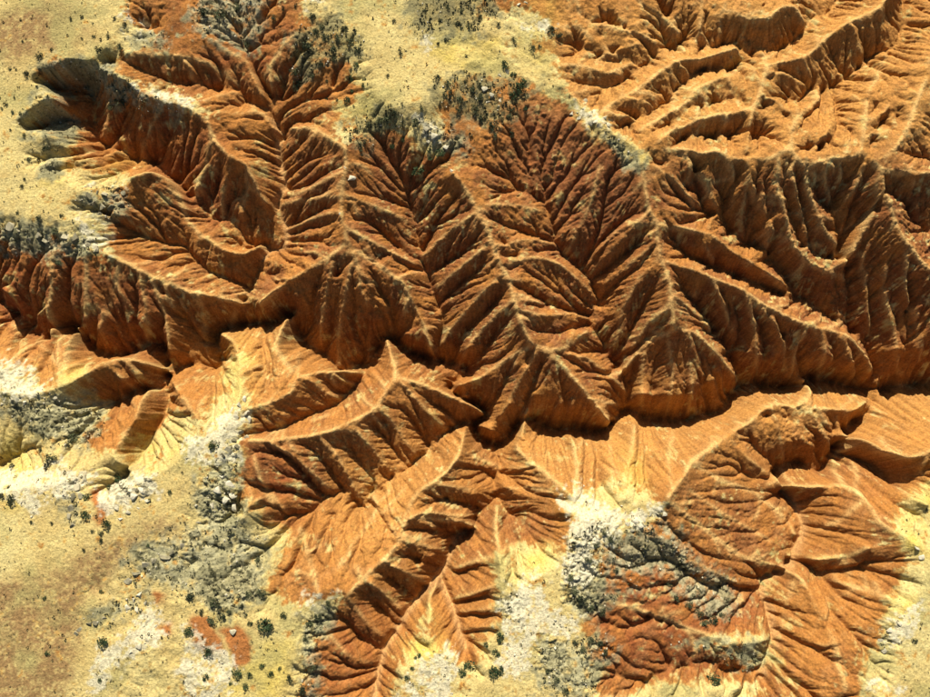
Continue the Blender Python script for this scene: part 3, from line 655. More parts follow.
Z += (1 - m_cream * 0.7) * grain * (noise(shape, 2.0, 207) * 0.10 + noise(shape, 3.7, 208) * 0.12 - np.abs(noise(shape, 9, 210)) * 0.22) + rng.standard_normal(shape) * 0.014

# ------------------------------------------------------------------ colours of the ground, with some sun and shade painted in
def mixc(c, col, m):
    m = np.clip(m, 0, 1)[..., None]
    return c * (1 - m) + np.array(col, np.float32) * m
n1 = fbm(shape, 80, 301, 4); n2 = fbm(shape, 18, 311, 4); n3 = fbm(shape, 6, 321, 3); n4 = rng.random(shape).astype(np.float32)
col = np.empty(shape + (3,), np.float32)
col[:] = (0.45, 0.190, 0.042)
col = mixc(col, (0.28, 0.106, 0.030), 0.36 + n2 * 0.9 + n1 * 0.7)
col = mixc(col, (0.60, 0.305, 0.075), m_sunlit * (0.62 + n1 * 0.4))
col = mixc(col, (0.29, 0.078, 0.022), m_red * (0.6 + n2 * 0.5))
col = mixc(col, (0.27, 0.095, 0.036), m_dust * 0.75)
SHADE_BROWN = [[(280,140),(345,150),(380,150),(450,165),(500,150),(640,160),(700,160),(880,170),(990,180),(990,380),(880,385),(740,380),(690,415),(560,425),(480,410),(400,345),(300,330),(250,300),(300,250)]]  # shade of the south-facing north wall, painted in as a darker brown
col = mixc(col, (0.26, 0.084, 0.025), zone(SHADE_BROWN, 12) * (0.36 + n2 * 0.8))
# beds of the mudstone: faint level bands, tilted a little
bed = Z + GX * 0.02 + GY * 0.035 + fbm(shape, 90, 361, 3) * 1.2
bands = np.sin(bed * 2.1) + 0.8 * np.sin(bed * 4.7 + 1.0) + 0.6 * np.sin(bed * 9.3 + 2.0)
col = mixc(col, (0.52, 0.27, 0.10), np.clip(bands * 0.12 + n2 * 0.1, 0, 0.3))
col = mixc(col, (0.20, 0.060, 0.022), np.clip(-bands * 0.13 + n3 * 0.1, 0, 0.3))
# crests pale from weathering, with sunlit tops painted in lighter
cm = np.zeros((NY, NX), np.float32)
rm = pk == 1
cm[np.clip(np.round(py[rm]).astype(int), 0, NY - 1), np.clip(np.round(px[rm]).astype(int), 0, NX - 1)] = 1
for (amp, ln), qx_, qy_ in zip(RIBS, rx, ry):
    if amp > 0: cm[np.clip(np.round(qy_).astype(int), 0, NY - 1), np.clip(np.round(qx_).astype(int), 0, NX - 1)] = 0.6
crest = np.clip(blur(cm, 1.5) * 3.8 + blur(cm, 3.2) * 1.2, 0, 1) * np.clip(0.78 + 0.9 * n2 + 0.6 * n1 + 0.5 * n3, 0, 1)
cm[:] = 0
vm = pk == 0
cm[np.clip(np.round(py[vm]).astype(int), 0, NY - 1), np.clip(np.round(px[vm]).astype(int), 0, NX - 1)] = 1
col = mixc(col, (0.70, 0.43, 0.15), np.clip(crest * 0.9, 0, 0.85))
# pale sandy wash on the floors of the winding tributaries
cm[:] = 0
for ln, a, b in ((VALLEYS[1], 0.45, 1.0),) + tuple((q, 0.3, 1.0) for q in VALLEYS if q[0] == (490,446,-98)) + tuple((q, 0.0, 0.9) for q in VALLEYS if q[0] == (437,576,-60)) + tuple((q, 0.1, 0.75) for q in VALLEYS if q[0] == (272,95,-34) and len(q) > 10):
    u, v, z, t = dense(ln)
    x, y, _ = on_land(u[(t > a) & (t < b)], v[(t > a) & (t < b)], Z)
    cm[np.clip(np.round((y - Y0) / CELL).astype(int), 0, NY - 1), np.clip(np.round((x - X0) / CELL).astype(int), 0, NX - 1)] = 1
col = mixc(col, (0.60, 0.33, 0.12), np.clip(blur(cm, 2.6) * 6, 0, 0.8))
# streaks that run down the slopes
col *= (1 + np.clip(acc, -2, 2) * 0.10 * hill)[..., None]
cream_col = np.empty_like(col); cream_col[:] = (0.65, 0.50, 0.185)
cream_col = mixc(cream_col, (0.52, 0.36, 0.12), 0.2 + n2 * 0.9 + n3 * 0.4)
cream_col = mixc(cream_col, (0.70, 0.57, 0.23), 0.2 + n1 * 1.2 + n3 * 0.6)
cream_col = mixc(cream_col, (0.32, 0.195, 0.075), m_dirt * (0.9 + n3 * 0.7 + noise(shape, 2.2, 351) * 0.45))
cream_col = mixc(cream_col, (0.66, 0.49, 0.11), m_yel * (0.6 + n2 * 0.9))
col = mixc(col, (0.60, 0.34, 0.07), np.clip(m_yel * (0.8 + n2), 0, 0.8) * (1 - m_cream))
cream_col = mixc(cream_col, (0.42, 0.36, 0.13), np.clip(fbm(shape, 40, 341, 4) * 1.6 - 0.1, 0, 0.7))
col = mixc(col, (0.60, 0.37, 0.09), np.clip(zone(CREAM, 8) * 1.4 + n2 * 0.8 + n3 * 0.5 + np.clip(acc, -2, 2) * 0.12 - 0.25, 0, 0.85))
mc = np.clip((m_cream + n3 * 0.5 + n2 * 0.5 + np.clip(acc, -2, 2) * 0.10 + fbm(shape, 3.5, 371, 2) * 0.35 - 0.5) * 2.6 + 0.5, 0, 1)
col = col * (1 - mc[..., None]) + cream_col * mc[..., None]
m_patch = zone([[(97,494),(107,490),(107,520),(95,530)],[(195,622),(216,617),(219,648),(198,654)],[(222,625),(245,619),(247,655),(230,664)],[(154,600),(170,604),(160,614)],[(160,628),(178,632),(172,642)]], 2.5)
col = mixc(col, (0.42, 0.15, 0.038), np.clip(m_patch * 1.3 + n3 * 0.4 * m_patch, 0, 0.95))
mg = np.clip((m_grey + n3 * 0.7 + n2 * 0.6 - 0.5) * 1.6 + 0.4, 0, 1) * np.clip(m_grey * 6, 0, 1)
grey_col = np.empty_like(col); grey_col[:] = (0.37, 0.34, 0.185)
grey_col = mixc(grey_col, (0.55, 0.52, 0.31), 0.25 + n3 * 1.5)
grey_col = mixc(grey_col, (0.30, 0.235, 0.085), np.clip(m_scrub * 1.2 + n3 * 0.4, 0, 0.9))
grey_col = mixc(grey_col, (0.15, 0.145, 0.075), np.clip((n2 + n3) * 1.5, 0, 0.7))
col = col * (1 - mg[..., None] * 0.85) + grey_col * mg[..., None] * 0.85
n5 = fbm(shape, 3.5, 331, 2)
mw = np.clip((m_white + n3 * 0.6 + n5 * 0.7 + n2 * 0.6 - 0.55) * 1.9 + 0.35, 0, 1) * np.clip(m_white * 6, 0, 1)
col = mixc(col, (0.76, 0.69, 0.46), mw * 0.75)
speck = np.clip((noise(shape, 2.6, 401) + noise(shape, 5.5, 403) * 0.6 - 0.55) * 6, 0, 1)
col = mixc(col, (0.075, 0.07, 0.032), speck * np.clip(m_grey * 0.95 + m_white * 0.35, 0, 0.9) * np.clip(0.75 + fbm(shape, 30, 405, 3) * 1.6, 0, 1))
col *= (0.93 + 0.14 * n4)[..., None]
col = np.clip(col * 0.72, 0.01, 0.85)

# ------------------------------------------------------------------ materials
def new_mat(name):
    m = bpy.data.materials.new(name); m.use_nodes = True
    nt = m.node_tree
    return m, nt, nt.nodes['Principled BSDF']
def N(nt, t, **kw):
    n = nt.nodes.new(t)
    for k, v in kw.items(): setattr(n, k, v)
    return n
def ground_material():
    m, nt, b = new_mat('badland_soil')
    a = N(nt, 'ShaderNodeAttribute', attribute_name='soil')
    tc = N(nt, 'ShaderNodeTexCoord')
    n = N(nt, 'ShaderNodeTexNoise'); n.inputs['Scale'].default_value = 2.4; n.inputs['Detail'].default_value = 6; n.inputs['Roughness'].default_value = 0.7
    r = N(nt, 'ShaderNodeMapRange'); r.inputs[1].default_value = 0.3; r.inputs[2].default_value = 0.7; r.inputs[3].default_value = 0.6; r.inputs[4].default_value = 1.36
    mx = N(nt, 'ShaderNodeMix', data_type='RGBA', blend_type='MULTIPLY'); mx.inputs[0].default_value = 1.0
    nt.links.new(tc.outputs['Object'], n.inputs['Vector'])
    nt.links.new(n.outputs[0], r.inputs[0])
    nt.links.new(a.outputs['Color'], mx.inputs[6]); nt.links.new(r.outputs[0], mx.inputs[7])
    nt.links.new(mx.outputs[2], b.inputs['Base Color'])
    bp = N(nt, 'ShaderNodeBump'); bp.inputs['Strength'].default_value = 0.8; bp.inputs['Distance'].default_value = 0.32
    nt.links.new(n.outputs[0], bp.inputs['Height']); nt.links.new(bp.outputs[0], b.inputs['Normal'])
    b.inputs['Roughness'].default_value = 0.95
    b.inputs['Specular IOR Level'].default_value = 0.12
    return m
def plain(name, c, c2, scale=6.0, rough=0.9, bump=0.3):
    m, nt, b = new_mat(name)
    tc = N(nt, 'ShaderNodeTexCoord')
    n = N(nt, 'ShaderNodeTexNoise'); n.inputs['Scale'].default_value = scale; n.inputs['Detail'].default_value = 5
    oi = N(nt, 'ShaderNodeObjectInfo')
    ad = N(nt, 'ShaderNodeMath', operation='ADD')
    ml = N(nt, 'ShaderNodeMath', operation='MULTIPLY_ADD'); ml.inputs[1].default_value = 0.6; ml.inputs[2].default_value = -0.3
    nt.links.new(oi.outputs['Random'], ml.inputs[0])
    nt.links.new(tc.outputs['Object'], n.inputs['Vector'])
    nt.links.new(n.outputs[0], ad.inputs[0]); nt.links.new(ml.outputs[0], ad.inputs[1])
    cr = N(nt, 'ShaderNodeValToRGB')
    cr.color_ramp.elements[0].color = (*c, 1); cr.color_ramp.elements[1].color = (*c2, 1)
    cr.color_ramp.elements[0].position = 0.3; cr.color_ramp.elements[1].position = 0.75
    nt.links.new(ad.outputs[0], cr.inputs[0]); nt.links.new(cr.outputs[0], b.inputs['Base Color'])
    bp = N(nt, 'ShaderNodeBump'); bp.inputs['Strength'].default_value = bump; bp.inputs['Distance'].default_value = 0.05
    nt.links.new(n.outputs[0], bp.inputs['Height']); nt.links.new(bp.outputs[0], b.inputs['Normal'])
    b.inputs['Roughness'].default_value = rough; b.inputs['Specular IOR Level'].default_value = 0.15
    return m
M_GROUND = ground_material()
M_LEAF = plain('dark_shrub_leaves', (0.028, 0.034, 0.015), (0.078, 0.084, 0.036))
M_LEAF_G = plain('green_shrub_leaves', (0.022, 0.038, 0.014), (0.05, 0.072, 0.026))
M_SCRUB = plain('grey_scrub', (0.035, 0.036, 0.016), (0.10, 0.095, 0.045))
M_DRY = plain('dry_tussock', (0.045, 0.042, 0.018), (0.12, 0.10, 0.045))
M_WHITE = plain('pale_cap_rock', (0.28, 0.25, 0.16), (0.50, 0.45, 0.31), 2.5, 0.9, 0.8)
M_GREYROCK = plain('grey_rock', (0.12, 0.105, 0.06), (0.33, 0.29, 0.18), 2.5, 0.9, 0.8)

# ------------------------------------------------------------------ the ground sheet
def build_ground():
    # beyond the surveyed land the sheet runs on for 400 m in widening rows
    ext = np.cumsum(0.4 * 1.18 ** np.arange(31))
    vxs = np.concatenate([gx[0] - ext[::-1], gx, gx[-1] + ext]); vys = np.concatenate([gy[0] - ext[::-1], gy, gy[-1] + ext])
    E = len(ext)
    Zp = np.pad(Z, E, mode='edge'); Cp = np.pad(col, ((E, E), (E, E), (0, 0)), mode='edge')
    w, h = len(vxs), len(vys)
    VX, VY = np.meshgrid(vxs, vys)
    away = np.maximum(np.maximum(gx[0] - VX, VX - gx[-1]), np.maximum(gy[0] - VY, VY - gy[-1])).clip(0)
    swell = np.sin(VX * 0.05 + 1.3 * np.sin(VY * 0.031)) * np.cos(VY * 0.043 + 0.7) * 6 - 6
    t = np.clip(away / 60, 0, 1)
    Zp = Zp * (1 - t) + swell * t
    co = np.stack([VX, VY, Zp], -1).reshape(-1, 3).astype(np.float32)
    i = (np.arange(h - 1)[:, None] * w + np.arange(w - 1)).ravel().astype(np.int32)
    q = np.stack([i, i + 1, i + w + 1, i + w], -1)
    me = bpy.data.meshes.new('ground')
    me.vertices.add(len(co)); me.vertices.foreach_set('co', co.ravel())
    me.loops.add(q.size); me.loops.foreach_set('vertex_index', q.ravel())
    me.polygons.add(len(q)); me.polygons.foreach_set('loop_start', np.arange(0, q.size, 4, dtype=np.int32))
    me.update(calc_edges=True)
    me.polygons.foreach_set('use_smooth', np.ones(len(q), bool))
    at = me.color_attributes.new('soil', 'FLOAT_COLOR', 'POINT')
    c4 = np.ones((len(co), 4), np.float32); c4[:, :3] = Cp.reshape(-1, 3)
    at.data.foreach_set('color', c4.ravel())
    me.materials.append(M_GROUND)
    o = bpy.data.objects.new('ground', me)
    o['kind'] = 'structure'
    o['label'] = 'eroded red and cream badland terrain cut by a winding canyon'
    scene.collection.objects.link(o)
    return o
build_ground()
#OBJECTS
# ------------------------------------------------------------------ shrubs, tussocks, boulders
random.seed(11)
def land(u, v):
    x, y, z = on_land(np.array([u], float), np.array([v], float), Z)
    return float(x[0]), float(y[0]), float(z[0])
def link(name, me, loc, rz, sc, label=None, cat=None, group=None, tilt=(0, 0)):
    o = bpy.data.objects.new(name, me)
    o.location = loc; o.rotation_euler = (tilt[0], tilt[1], rz); o.scale = sc
    if label: o['label'] = label; o['category'] = cat
    if group: o['group'] = group
    scene.collection.objects.link(o)
    return o
def shrub_mesh(name, seed, mats, n=170):
    """a metre-wide desert shrub: short woody stems and many small leaf sprays with gaps"""
    r = random.Random(seed)
    V, F, MI = [], [], []
    lobes = [(0, 0, 0.30, 0.36)] + [(math.cos(a) * 0.26, math.sin(a) * 0.26, r.uniform(0.16, 0.34), r.uniform(0.15, 0.27)) for a in [r.uniform(0, 6.3) for _ in range(6)]]
    for (lx, ly, lz, lr) in lobes:                      # stems
        b = len(V)
        for (x, y, z, w) in ((0, 0, -0.08, 0.03), (lx, ly, lz, 0.012)):
            V += [(x - w, y - w, z), (x + w, y - w, z), (x, y + w, z)]
        F += [(b, b + 1, b + 4, b + 3), (b + 1, b + 2, b + 5, b + 4), (b + 2, b, b + 3, b + 5)]; MI += [1, 1, 1]
    for _ in range(n):
        lx, ly, lz, lr = r.choice(lobes)
        th, ph = r.uniform(0, 6.283), math.acos(r.uniform(-0.5, 1))
        q = lr * r.uniform(0.55, 1.08)
        x, y, z = lx + q * math.sin(ph) * math.cos(th), ly + q * math.sin(ph) * math.sin(th), max(0.0, lz + q * math.cos(ph) * 0.8)
        s = r.uniform(0.05, 0.11)
        d1 = [r.gauss(0, 1) for _ in range(3)]; d2 = [r.gauss(0, 1) for _ in range(3)]
        l1 = math.sqrt(sum(k * k for k in d1)); l2 = math.sqrt(sum(k * k for k in d2))
        b = len(V)
        V += [(x - d1[0] / l1 * s, y - d1[1] / l1 * s, z - d1[2] / l1 * s), (x + d2[0] / l2 * s * .6, y + d2[1] / l2 * s * .6, z + d2[2] / l2 * s * .6),
              (x + d1[0] / l1 * s, y + d1[1] / l1 * s, z + d1[2] / l1 * s), (x - d2[0] / l2 * s * .6, y - d2[1] / l2 * s * .6, z - d2[2] / l2 * s * .6)]
        F.append((b, b + 1, b + 2, b + 3)); MI.append(0)
    me = bpy.data.meshes.new(name); me.from_pydata(V, [], F)
    for m in mats: me.materials.append(m)
    me.polygons.foreach_set('material_index', MI); me.update()
    return me
SH_DARK = [shrub_mesh('shrub', 20 + k, (M_LEAF, M_DRY)) for k in range(5)]
SH_GREEN = [shrub_mesh('shrub', 40 + k, (M_LEAF_G, M_DRY)) for k in range(3)]
TUSS = [shrub_mesh('tussock', 60 + k, (M_DRY if k % 2 else M_LEAF, M_DRY), 60) for k in range(4)]
def boulder_mesh(name, seed, mat):
    import bmesh
    r = random.Random(seed)
    bm = bmesh.new(); bmesh.ops.create_icosphere(bm, subdivisions=2, radius=0.5)
    cuts = [([r.gauss(0, 1), r.gauss(0, 1), r.gauss(0, 0.8)], r.uniform(0.14, 0.36)) for _ in range(8)]
    for v in bm.verts:                                  # flat broken faces
        for nrm, d in cuts:
            l = math.sqrt(sum(k * k for k in nrm)); t = sum(a * b for a, b in zip(v.co, nrm)) / l
            if t > d: v.co -= (t - d) * __import__('mathutils').Vector(nrm) / l
        v.co *= 1 + r.uniform(-0.035, 0.035)
    me = bpy.data.meshes.new(name); bm.to_mesh(me); bm.free(); me.materials.append(mat)
    return me
B_WHITE = [boulder_mesh('boulder', 80 + k, M_WHITE) for k in range(6)]
B_GREY = [boulder_mesh('boulder', 90 + k, M_GREYROCK) for k in range(5)]
PX_M = 0.2
ORD = ['first', 'second', 'third', 'fourth', 'fifth', 'sixth', 'seventh', 'eighth', 'ninth', 'tenth', 'eleventh', 'twelfth', 'thirteenth', 'fourteenth', 'fifteenth', 'sixteenth', 'seventeenth', 'eighteenth', 'nineteenth', 'twentieth']
def ordinal(k, n, many):
    return ('leftmost' if k == 0 else 'rightmost' if k == n - 1 else ORD[k] + ' from the left') + (' of these' if many else '')
def scatter(items, name, meshes, what, cat, where, group, flat_=0.8, sink=0.02):
    """items: (u, v, width in survey units); labels count from the left"""
    items = sorted(items); n = len(items)
    if not n: return
    us = np.array([i[0] for i in items], float); vs_ = np.array([i[1] for i in items], float)
    xs, ys, zs = on_land(us, vs_, Z)
    for k, (u, v, s) in enumerate(items):
        w = s * PX_M * 1.02 * random.uniform(0.85, 1.15)
        lab = f'{what} {where}' if n == 1 else f'{what} {where}, {ordinal(k, n, False)}'
        link(name, random.choice(meshes), (xs[k], ys[k], zs[k] - sink * w), random.uniform(0, 6.28),
             (w * random.uniform(0.9, 1.1), w * random.uniform(0.9, 1.1), w * flat_ * random.uniform(0.85, 1.15)), lab, cat, group)
G = 'desert shrubs'
scatter([(40,56,8),(52,50,5),(100,50,10),(121,48,7)], 'shrub', SH_DARK, 'dark shrub', 'shrub', 'on the tan flat above the black cliff shadow', G)
scatter([(27,75,9),(37,87,4),(48,97,4),(60,63,6)], 'shrub', SH_DARK, 'dark shrub', 'shrub', 'along the lip of the black cliff shadow', G)
scatter([(72,21,4.5),(82,17,4.5),(94,37,4),(108,37,5),(114,18,5),(126,26,6),(82,39,3.5),(93,24,3),(21,20,3.5),(23,42,3)], 'shrub', SH_DARK, 'small dark shrub', 'shrub', 'on the upper left tan plateau', G)
scatter([(6,105,6),(2,109,4),(14,112,5),(21,114,5),(11,131,4),(25,136,6),(15,98,3.5),(36,98,3.5),(10,69,5),(17,70,4)], 'shrub', SH_DARK, 'dark shrub', 'shrub', 'on the cream flat at the left edge', G)
scatter([(221,17,18),(203,16,14),(236,8,9),(248,45,8)], 'shrub', SH_DARK, 'big grey-green shrub', 'shrub', 'in the scrubby gully head at the top', G)
scatter([(283,9,6),(274,18,6),(312,18,9),(296,6,5)], 'shrub', SH_DARK, 'dark shrub', 'shrub', 'on red soil beside the white rock at the top', G)
scatter([(308,45,12),(322,29,10),(331,50,11),(339,37,11),(345,30,9),(350,44,9),(357,50,8),(326,38,9),(316,33,8),(334,60,7)], 'shrub', SH_DARK, 'large dark shrub', 'shrub', 'in the thicket left of the central cream plateau', G)
scatter([(294,73,11),(297,86,13),(312,76,7),(321,66,6),(327,82,4)], 'shrub', SH_DARK, 'dark shrub', 'shrub', 'below the thicket on the red gully side', G)
scatter([(352,81,9),(347,101,10),(356,66,7),(363,86,5),(337,100,4),(327,100,4),(352,92,4),(364,80,5)], 'shrub', SH_GREEN, 'green shrub', 'shrub', 'on the cream slope under the thicket', G)
scatter([(400,53,7),(394,22,5),(447,41,7),(438,45,5),(466,56,5),(388,76,4)], 'shrub', SH_DARK, 'lone dark shrub', 'shrub', 'on the central cream plateau', G)
scatter([(498,24,6),(514,41,7),(470,27,8),(458,24,7),(480,18,6),(448,8,6),(460,12,6),(425,12,5),(440,20,6)], 'shrub', SH_DARK, 'olive shrub', 'shrub', 'in the olive scrub at the top centre', G)
scatter([(437,78,7),(448,85,9),(452,95,10),(460,101,10),(459,110,9),(470,90,9),(480,86,8),(478,98,10),(466,82,6),(445,96,7)], 'shrub', SH_DARK, 'dark shrub', 'shrub', 'in the scrub belt under the central plateau', G)
scatter([(475,111,11),(483,119,11),(494,127,12),(512,110,7),(510,118,8),(497,136,7),(512,136,8)], 'shrub', SH_DARK, 'dark shrub', 'shrub', 'in the line running down the red gully', G)
scatter([(519,90,17),(523,83,9),(513,97,9),(525,109,6),(513,75,7),(505,66,9)], 'shrub', SH_GREEN, 'bushy green shrub', 'shrub', 'at the head of the dusty red gully', G)
scatter([(550,31,12),(558,36,8),(540,47,6),(532,49,7)], 'shrub', SH_DARK, 'dark shrub', 'shrub', 'beside the yellow rock at the top centre', G)
scatter([(415,124,14),(396,117,9),(379,122,9),(392,112,8),(423,109,7),(388,122,10)], 'shrub', SH_DARK, 'dark round shrub', 'shrub', 'on the brown slope left of the white rocks', G)
scatter([(418,172,12),(440,154,11),(430,159,6),(429,151,6),(422,161,4),(393,147,8),(404,140,6)], 'shrub', SH_GREEN, 'green shrub', 'shrub', 'beside the white rock knob on the long spur', G)
scatter([(352,140,6),(361,150,6),(356,131,6),(368,125,7),(372,135,6),(345,130,5),(365,142,6)], 'shrub', SH_DARK, 'small dark shrub', 'shrub', 'in the stony patch atop the left spur', G)
scatter([(47,150,9),(30,160,6),(22,187,5),(18,212,5),(40,218,6),(62,216,6),(56,232,8),(25,180,4)], 'shrub', SH_DARK, 'dark shrub', 'shrub', 'on the cream tongue at the left', G)
scatter([(60,261,9),(122,103,16),(112,108,9)], 'shrub', SH_DARK, 'dark green shrub', 'shrub', 'on the shaded red slope at the left', G)
scatter([(75,439,15),(52,457,12),(48,465,8),(42,450,6),(68,446,8)], 'shrub', SH_DARK, 'dark shrub', 'shrub', 'on the grey-green stony slope at the lower left', G)
scatter([(12,500,11),(2,496,8),(13,466,7),(8,487,5)], 'shrub', SH_DARK, 'dark shrub', 'shrub', 'on the yellow slope at the left edge', G)
scatter([(86,515,12),(106,523,9),(88,497,9),(118,478,10),(110,487,6)], 'shrub', SH_GREEN, 'bright green shrub', 'shrub', 'beside the little red chute', G)
scatter([(100,540,7),(101,532,6),(84,550,4),(93,531,4),(108,531,4),(52,523,4),(32,522,4)], 'shrub', SH_DARK, 'small dark shrub', 'shrub', 'in the row below the little red chute', G)
scatter([(214,445,10),(170,492,5),(150,500,4),(148,545,4)], 'shrub', SH_GREEN, 'green shrub', 'shrub', 'on the pale ground left of the white crags', G)
scatter([(103,642,11),(48,653,6),(100,680,5),(45,598,5),(102,592,5)], 'shrub', SH_GREEN, 'lone green shrub', 'shrub', 'on the lower left plateau', G)
scatter([(249,594,9),(262,592,9),(216,603,12),(213,618,10),(222,616,8),(202,612,7),(241,605,6),(192,598,12),(260,560,8),(229,610,6),(246,615,5)], 'shrub', SH_DARK, 'dark shrub', 'shrub', 'at the foot of the grey stony slope', G)
scatter([(266,624,17),(284,615,8),(190,631,9),(208,652,10),(250,623,5)], 'shrub', SH_GREEN, 'large green shrub', 'shrub', 'on the yellow slope around the small red hollow', G)
scatter([(237,673,10),(250,675,7),(246,686,8),(206,677,6),(231,683,4),(262,665,5),(271,674,6),(280,668,4)], 'shrub', SH_GREEN, 'green shrub', 'shrub', 'on the yellow ground at the bottom', G)
scatter([(300,690,14),(290,678,8),(312,668,9),(306,640,8),(310,625,8),(328,604,9),(318,616,8)], 'shrub', SH_DARK, 'dark shrub', 'shrub', 'down the edge of the bottom red gully', G)
scatter([(470,667,15),(462,672,8),(493,671,13),(500,670,9),(500,637,10),(418,657,8),(407,677,6),(486,644,6),(496,652,9),(412,668,5)], 'shrub', SH_GREEN, 'dark green shrub', 'shrub', 'on the white stony ground at the bottom centre', G)
scatter([(713,679,13)], 'shrub', SH_GREEN, 'single blue-green shrub', 'shrub', 'on the yellow bank below the black hollow', G)
scatter([(914,640,6),(926,510,3.5),(906,520,3),(918,534,3)], 'shrub', SH_DARK, 'small dark shrub', 'shrub', 'on the cream flat at the right edge', G)
scatter([(582,600,12),(575,590,9),(590,608,8),(602,612,7),(570,578,7),(597,545,8),(610,540,7),(588,560,7),(615,570,7),(604,532,7)], 'shrub', SH_DARK, 'grey-green shrub', 'shrub', 'on the speckled slope at the lower centre', G)
scatter([(712,620,12),(698,612,11),(688,604,10),(678,597,9),(668,585,9),(705,625,9),(722,615,8)], 'shrub', SH_DARK, 'dark shrub', 'shrub', 'in the dark band on the lower right slope', G)
scatter([(590,640,9),(600,645,9),(583,648,8),(575,640,7),(605,652,7),(548,670,7),(556,680,7),(565,690,8)], 'shrub', SH_DARK, 'grey shrub', 'shrub', 'on the grey knoll at the bottom', G)

GB = 'cap rock boulders'
def rocks(pts, meshes, what, where):
    scatter(pts, 'boulder', meshes, what, 'boulder', where, GB, 0.7, 0.08)
rocks([(636,521,8),(643,519,9),(650,515,10),(656,512,10),(661,508,9),(664,514,7),(641,526,8),(628,524,7),(632,530,6)], B_WHITE, 'white boulder', 'on the rim of the long brown slope')
rocks([(452,171,8)], B_WHITE, 'white rock knob', 'alone on top of the long central spur')
rocks([(351,178,9),(345,168,6),(340,214,4)], B_WHITE, 'white rock', 'on the crest of the left spur')
rocks([(233,662 - 30,9)], B_WHITE, 'white rock', 'in the small red hollow at the lower left')
rocks([(526,3,10),(519,4,6)], B_WHITE, 'white boulder', 'at the top edge of the picture')
rocks([(585,101,9),(572,113,7),(578,118,7),(596,122,8),(604,118,9),(608,126,7),(590,124,6)], B_WHITE, 'white boulder', 'on the yellow rim of the upper right basin')
rocks([(238,405,10),(244,400,8),(232,410,9),(246,412,9),(236,418,8),(248,420,8)], B_WHITE, 'white boulder', 'in the crag at the top of the pale spur')
rocks([(240,432,10),(234,440,10),(228,450,11),(246,438,8),(238,447,8),(222,456,8)], B_GREY, 'grey boulder', 'in the middle of the crag line')
rocks([(222,478,12),(230,486,11),(234,494,10),(218,490,10),(226,500,12),(234,508,11),(212,506,10),(205,516,10),(198,522,9),(222,512,9)], B_WHITE, 'pale crag block', 'above the round red mound')
rocks([(88,196,10),(97,192,9),(106,195,11),(115,196,10),(124,192,9),(92,204,10),(102,206,11),(112,207,11),(121,204,9),(98,214,8),(110,215,8)], B_GREY, 'dark grey rock', 'in the outcrop on the cream tongue')
rocks([(10,226,11),(20,230,9),(38,234,12),(46,240,10),(66,236,11),(76,238,10),(88,246,9),(96,250,9),(28,240,8),(56,244,8)], B_GREY, 'grey rock', 'along the rim over the left red wall')
rocks([(84,480,10),(78,488,10),(74,498,10),(70,508,10),(68,516,9),(72,526,8),(82,496,8)], B_GREY, 'dark slab', 'in the broken rib on the lower left slope')
rocks([(118,508,8),(126,502,8),(134,496,9),(142,490,9),(128,512,8),(120,520,8),(148,500,7),(138,508,7)], B_WHITE, 'white stone', 'in the pale outcrop right of the red chute')
rocks([(140,596,10),(134,600,9),(146,602,8),(128,608,8),(138,610,7)], B_WHITE, 'white rock', 'in the knob on the lower left rim')
rocks([(88,624,9),(96,622,9),(80,630,9),(76,634,7),(104,618,7)], B_GREY, 'dark rock', 'in the low ledge on the lower left plateau')
rocks([(128,580,11),(136,574,11),(146,566,12),(154,562,10),(164,558,10),(172,552,9),(182,546,9)], B_GREY, 'dark crag', 'along the edge of the brown flat')
rocks([(426,130,9),(434,136,9),(440,142,8),(428,142,8),(446,148,8),(420,122,7),(436,128,7)], B_WHITE, 'pale rock', 'in the white outcrop above the central spur')
rocks([(484,90,8),(492,96,9),(500,100,8),(488,102,8),(500,76,8),(506,72,8)], B_WHITE, 'pale slab', 'in the outcrop beside the bushy shrub')
rocks([(3,404,9),(12,400,8),(24,402,9),(50,394,7),(56,398,7),(20,374,5)], B_WHITE, 'white rock', 'at the left edge below the canyon')
rocks([(140,646,8),(146,640,9),(132,652,7),(150,632,7),(156,626,6)], B_WHITE, 'white slab', 'in the streak near the bottom left')
rocks([(880,640,8),(890,630,8),(884,650,7),(894,644,7),(918,548,8),(922,556,7),(900,624,6)], B_WHITE, 'white rock', 'down the rim at the right edge')

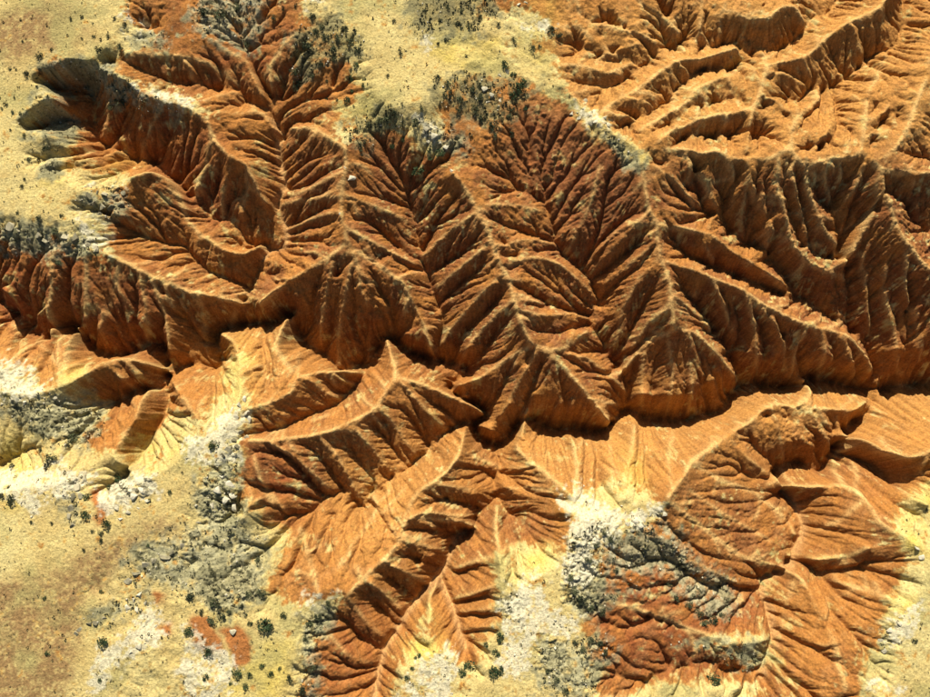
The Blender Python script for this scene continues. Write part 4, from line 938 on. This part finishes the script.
def clump(name, zones, count, smin, smax, kind, label, seed):
    """uncountable small things joined into one mesh, standing on the land"""
    r = np.random.default_rng(seed)
    us, vs2 = [], []
    for poly, share in zones:
        a = np.array(poly, float); k = int(count * share)
        u = r.uniform(a[:, 0].min(), a[:, 0].max(), k * 3); v = r.uniform(a[:, 1].min(), a[:, 1].max(), k * 3)
        m = inside(poly, u, v); us.append(u[m][:k]); vs2.append(v[m][:k])
    us = np.concatenate(us); vs2 = np.concatenate(vs2)
    xs, ys, zs = on_land(us, vs2, Z)
    V, F = [], []
    for x, y, z in zip(xs, ys, zs):
        s = r.uniform(smin, smax) * (0.6 + 0.8 * r.random() ** 3)
        b = len(V)
        if kind == 'tussock':
            for k in range(7):
                a = r.uniform(0, 6.283); t = r.uniform(0.3, 1.0)
                cx, cy = x + math.cos(a) * s * 0.25, y + math.sin(a) * s * 0.25
                ex, ey, ez = cx + math.cos(a) * s * t * 0.5, cy + math.sin(a) * s * t * 0.5, z + s * r.uniform(0.25, 0.75)
                w = s * 0.22
                b = len(V)
                V += [(cx - math.sin(a) * w, cy + math.cos(a) * w, z - 0.05), (cx + math.sin(a) * w, cy - math.cos(a) * w, z - 0.05),
                      (ex + math.sin(a) * w, ey - math.cos(a) * w, ez), (ex - math.sin(a) * w, ey + math.cos(a) * w, ez * 0.5 + 0.5 * (z + s * 0.5))]
                F.append((b, b + 1, b + 2, b + 3))
        else:
            a = r.uniform(0, 6.283)
            for k in range(4):
                V.append((x + math.cos(a + k * 1.57) * s * r.uniform(0.35, 0.6), y + math.sin(a + k * 1.57) * s * r.uniform(0.35, 0.6), z - 0.06))
            for k in range(4):
                V.append((x + math.cos(a + k * 1.57) * s * r.uniform(0.2, 0.45), y + math.sin(a + k * 1.57) * s * r.uniform(0.2, 0.45), z + s * r.uniform(0.3, 0.55)))
            F += [(b + 4, b + 5, b + 6, b + 7)] + [(b + k, b + (k + 1) % 4, b + 4 + (k + 1) % 4, b + 4 + k) for k in range(4)]
    me = bpy.data.meshes.new(name); me.from_pydata(V, [], F); me.update()
    o = bpy.data.objects.new(name, me); o['kind'] = 'stuff'; o['label'] = label
    scene.collection.objects.link(o)
    return o
FR = lambda polys: [(p, 1.0 / len(polys)) for p in polys]
def by_area(polys):
    A = []
    for p in polys:
        c = [(min(max(x, -20), 950), min(max(y, -20), 717)) for x, y in p]
        A.append((c, abs(sum(c[i][0] * c[i - 1][1] - c[i - 1][0] * c[i][1] for i in range(len(c)))) / 2))
    T = sum(a for _, a in A)
    return [(c, a / T) for c, a in A]
o = clump('thicket_cover', by_area(GREY[2:8]), 420, 0.2, 0.5, 'tussock', 'dark scrub filling the thickets around the central cream plateau', 4); o.data.materials.append(M_SCRUB)
o = clump('dry_tussocks', by_area(CREAM), 2400, 0.14, 0.36, 'tussock', 'tiny dry tussocks dotted over all the cream ground', 1); o.data.materials.append(M_DRY)
o = clump('scrub_cover', by_area(GREY), 1700, 0.22, 0.6, 'tussock', 'low grey-green scrub covering the stony patches', 2); o.data.materials.append(M_SCRUB)
o = clump('pale_rubble', by_area(WHITE + GREY), 1500, 0.15, 0.45, 'stone', 'loose pale rubble around the cap rock outcrops', 3); o.data.materials.append(M_WHITE)
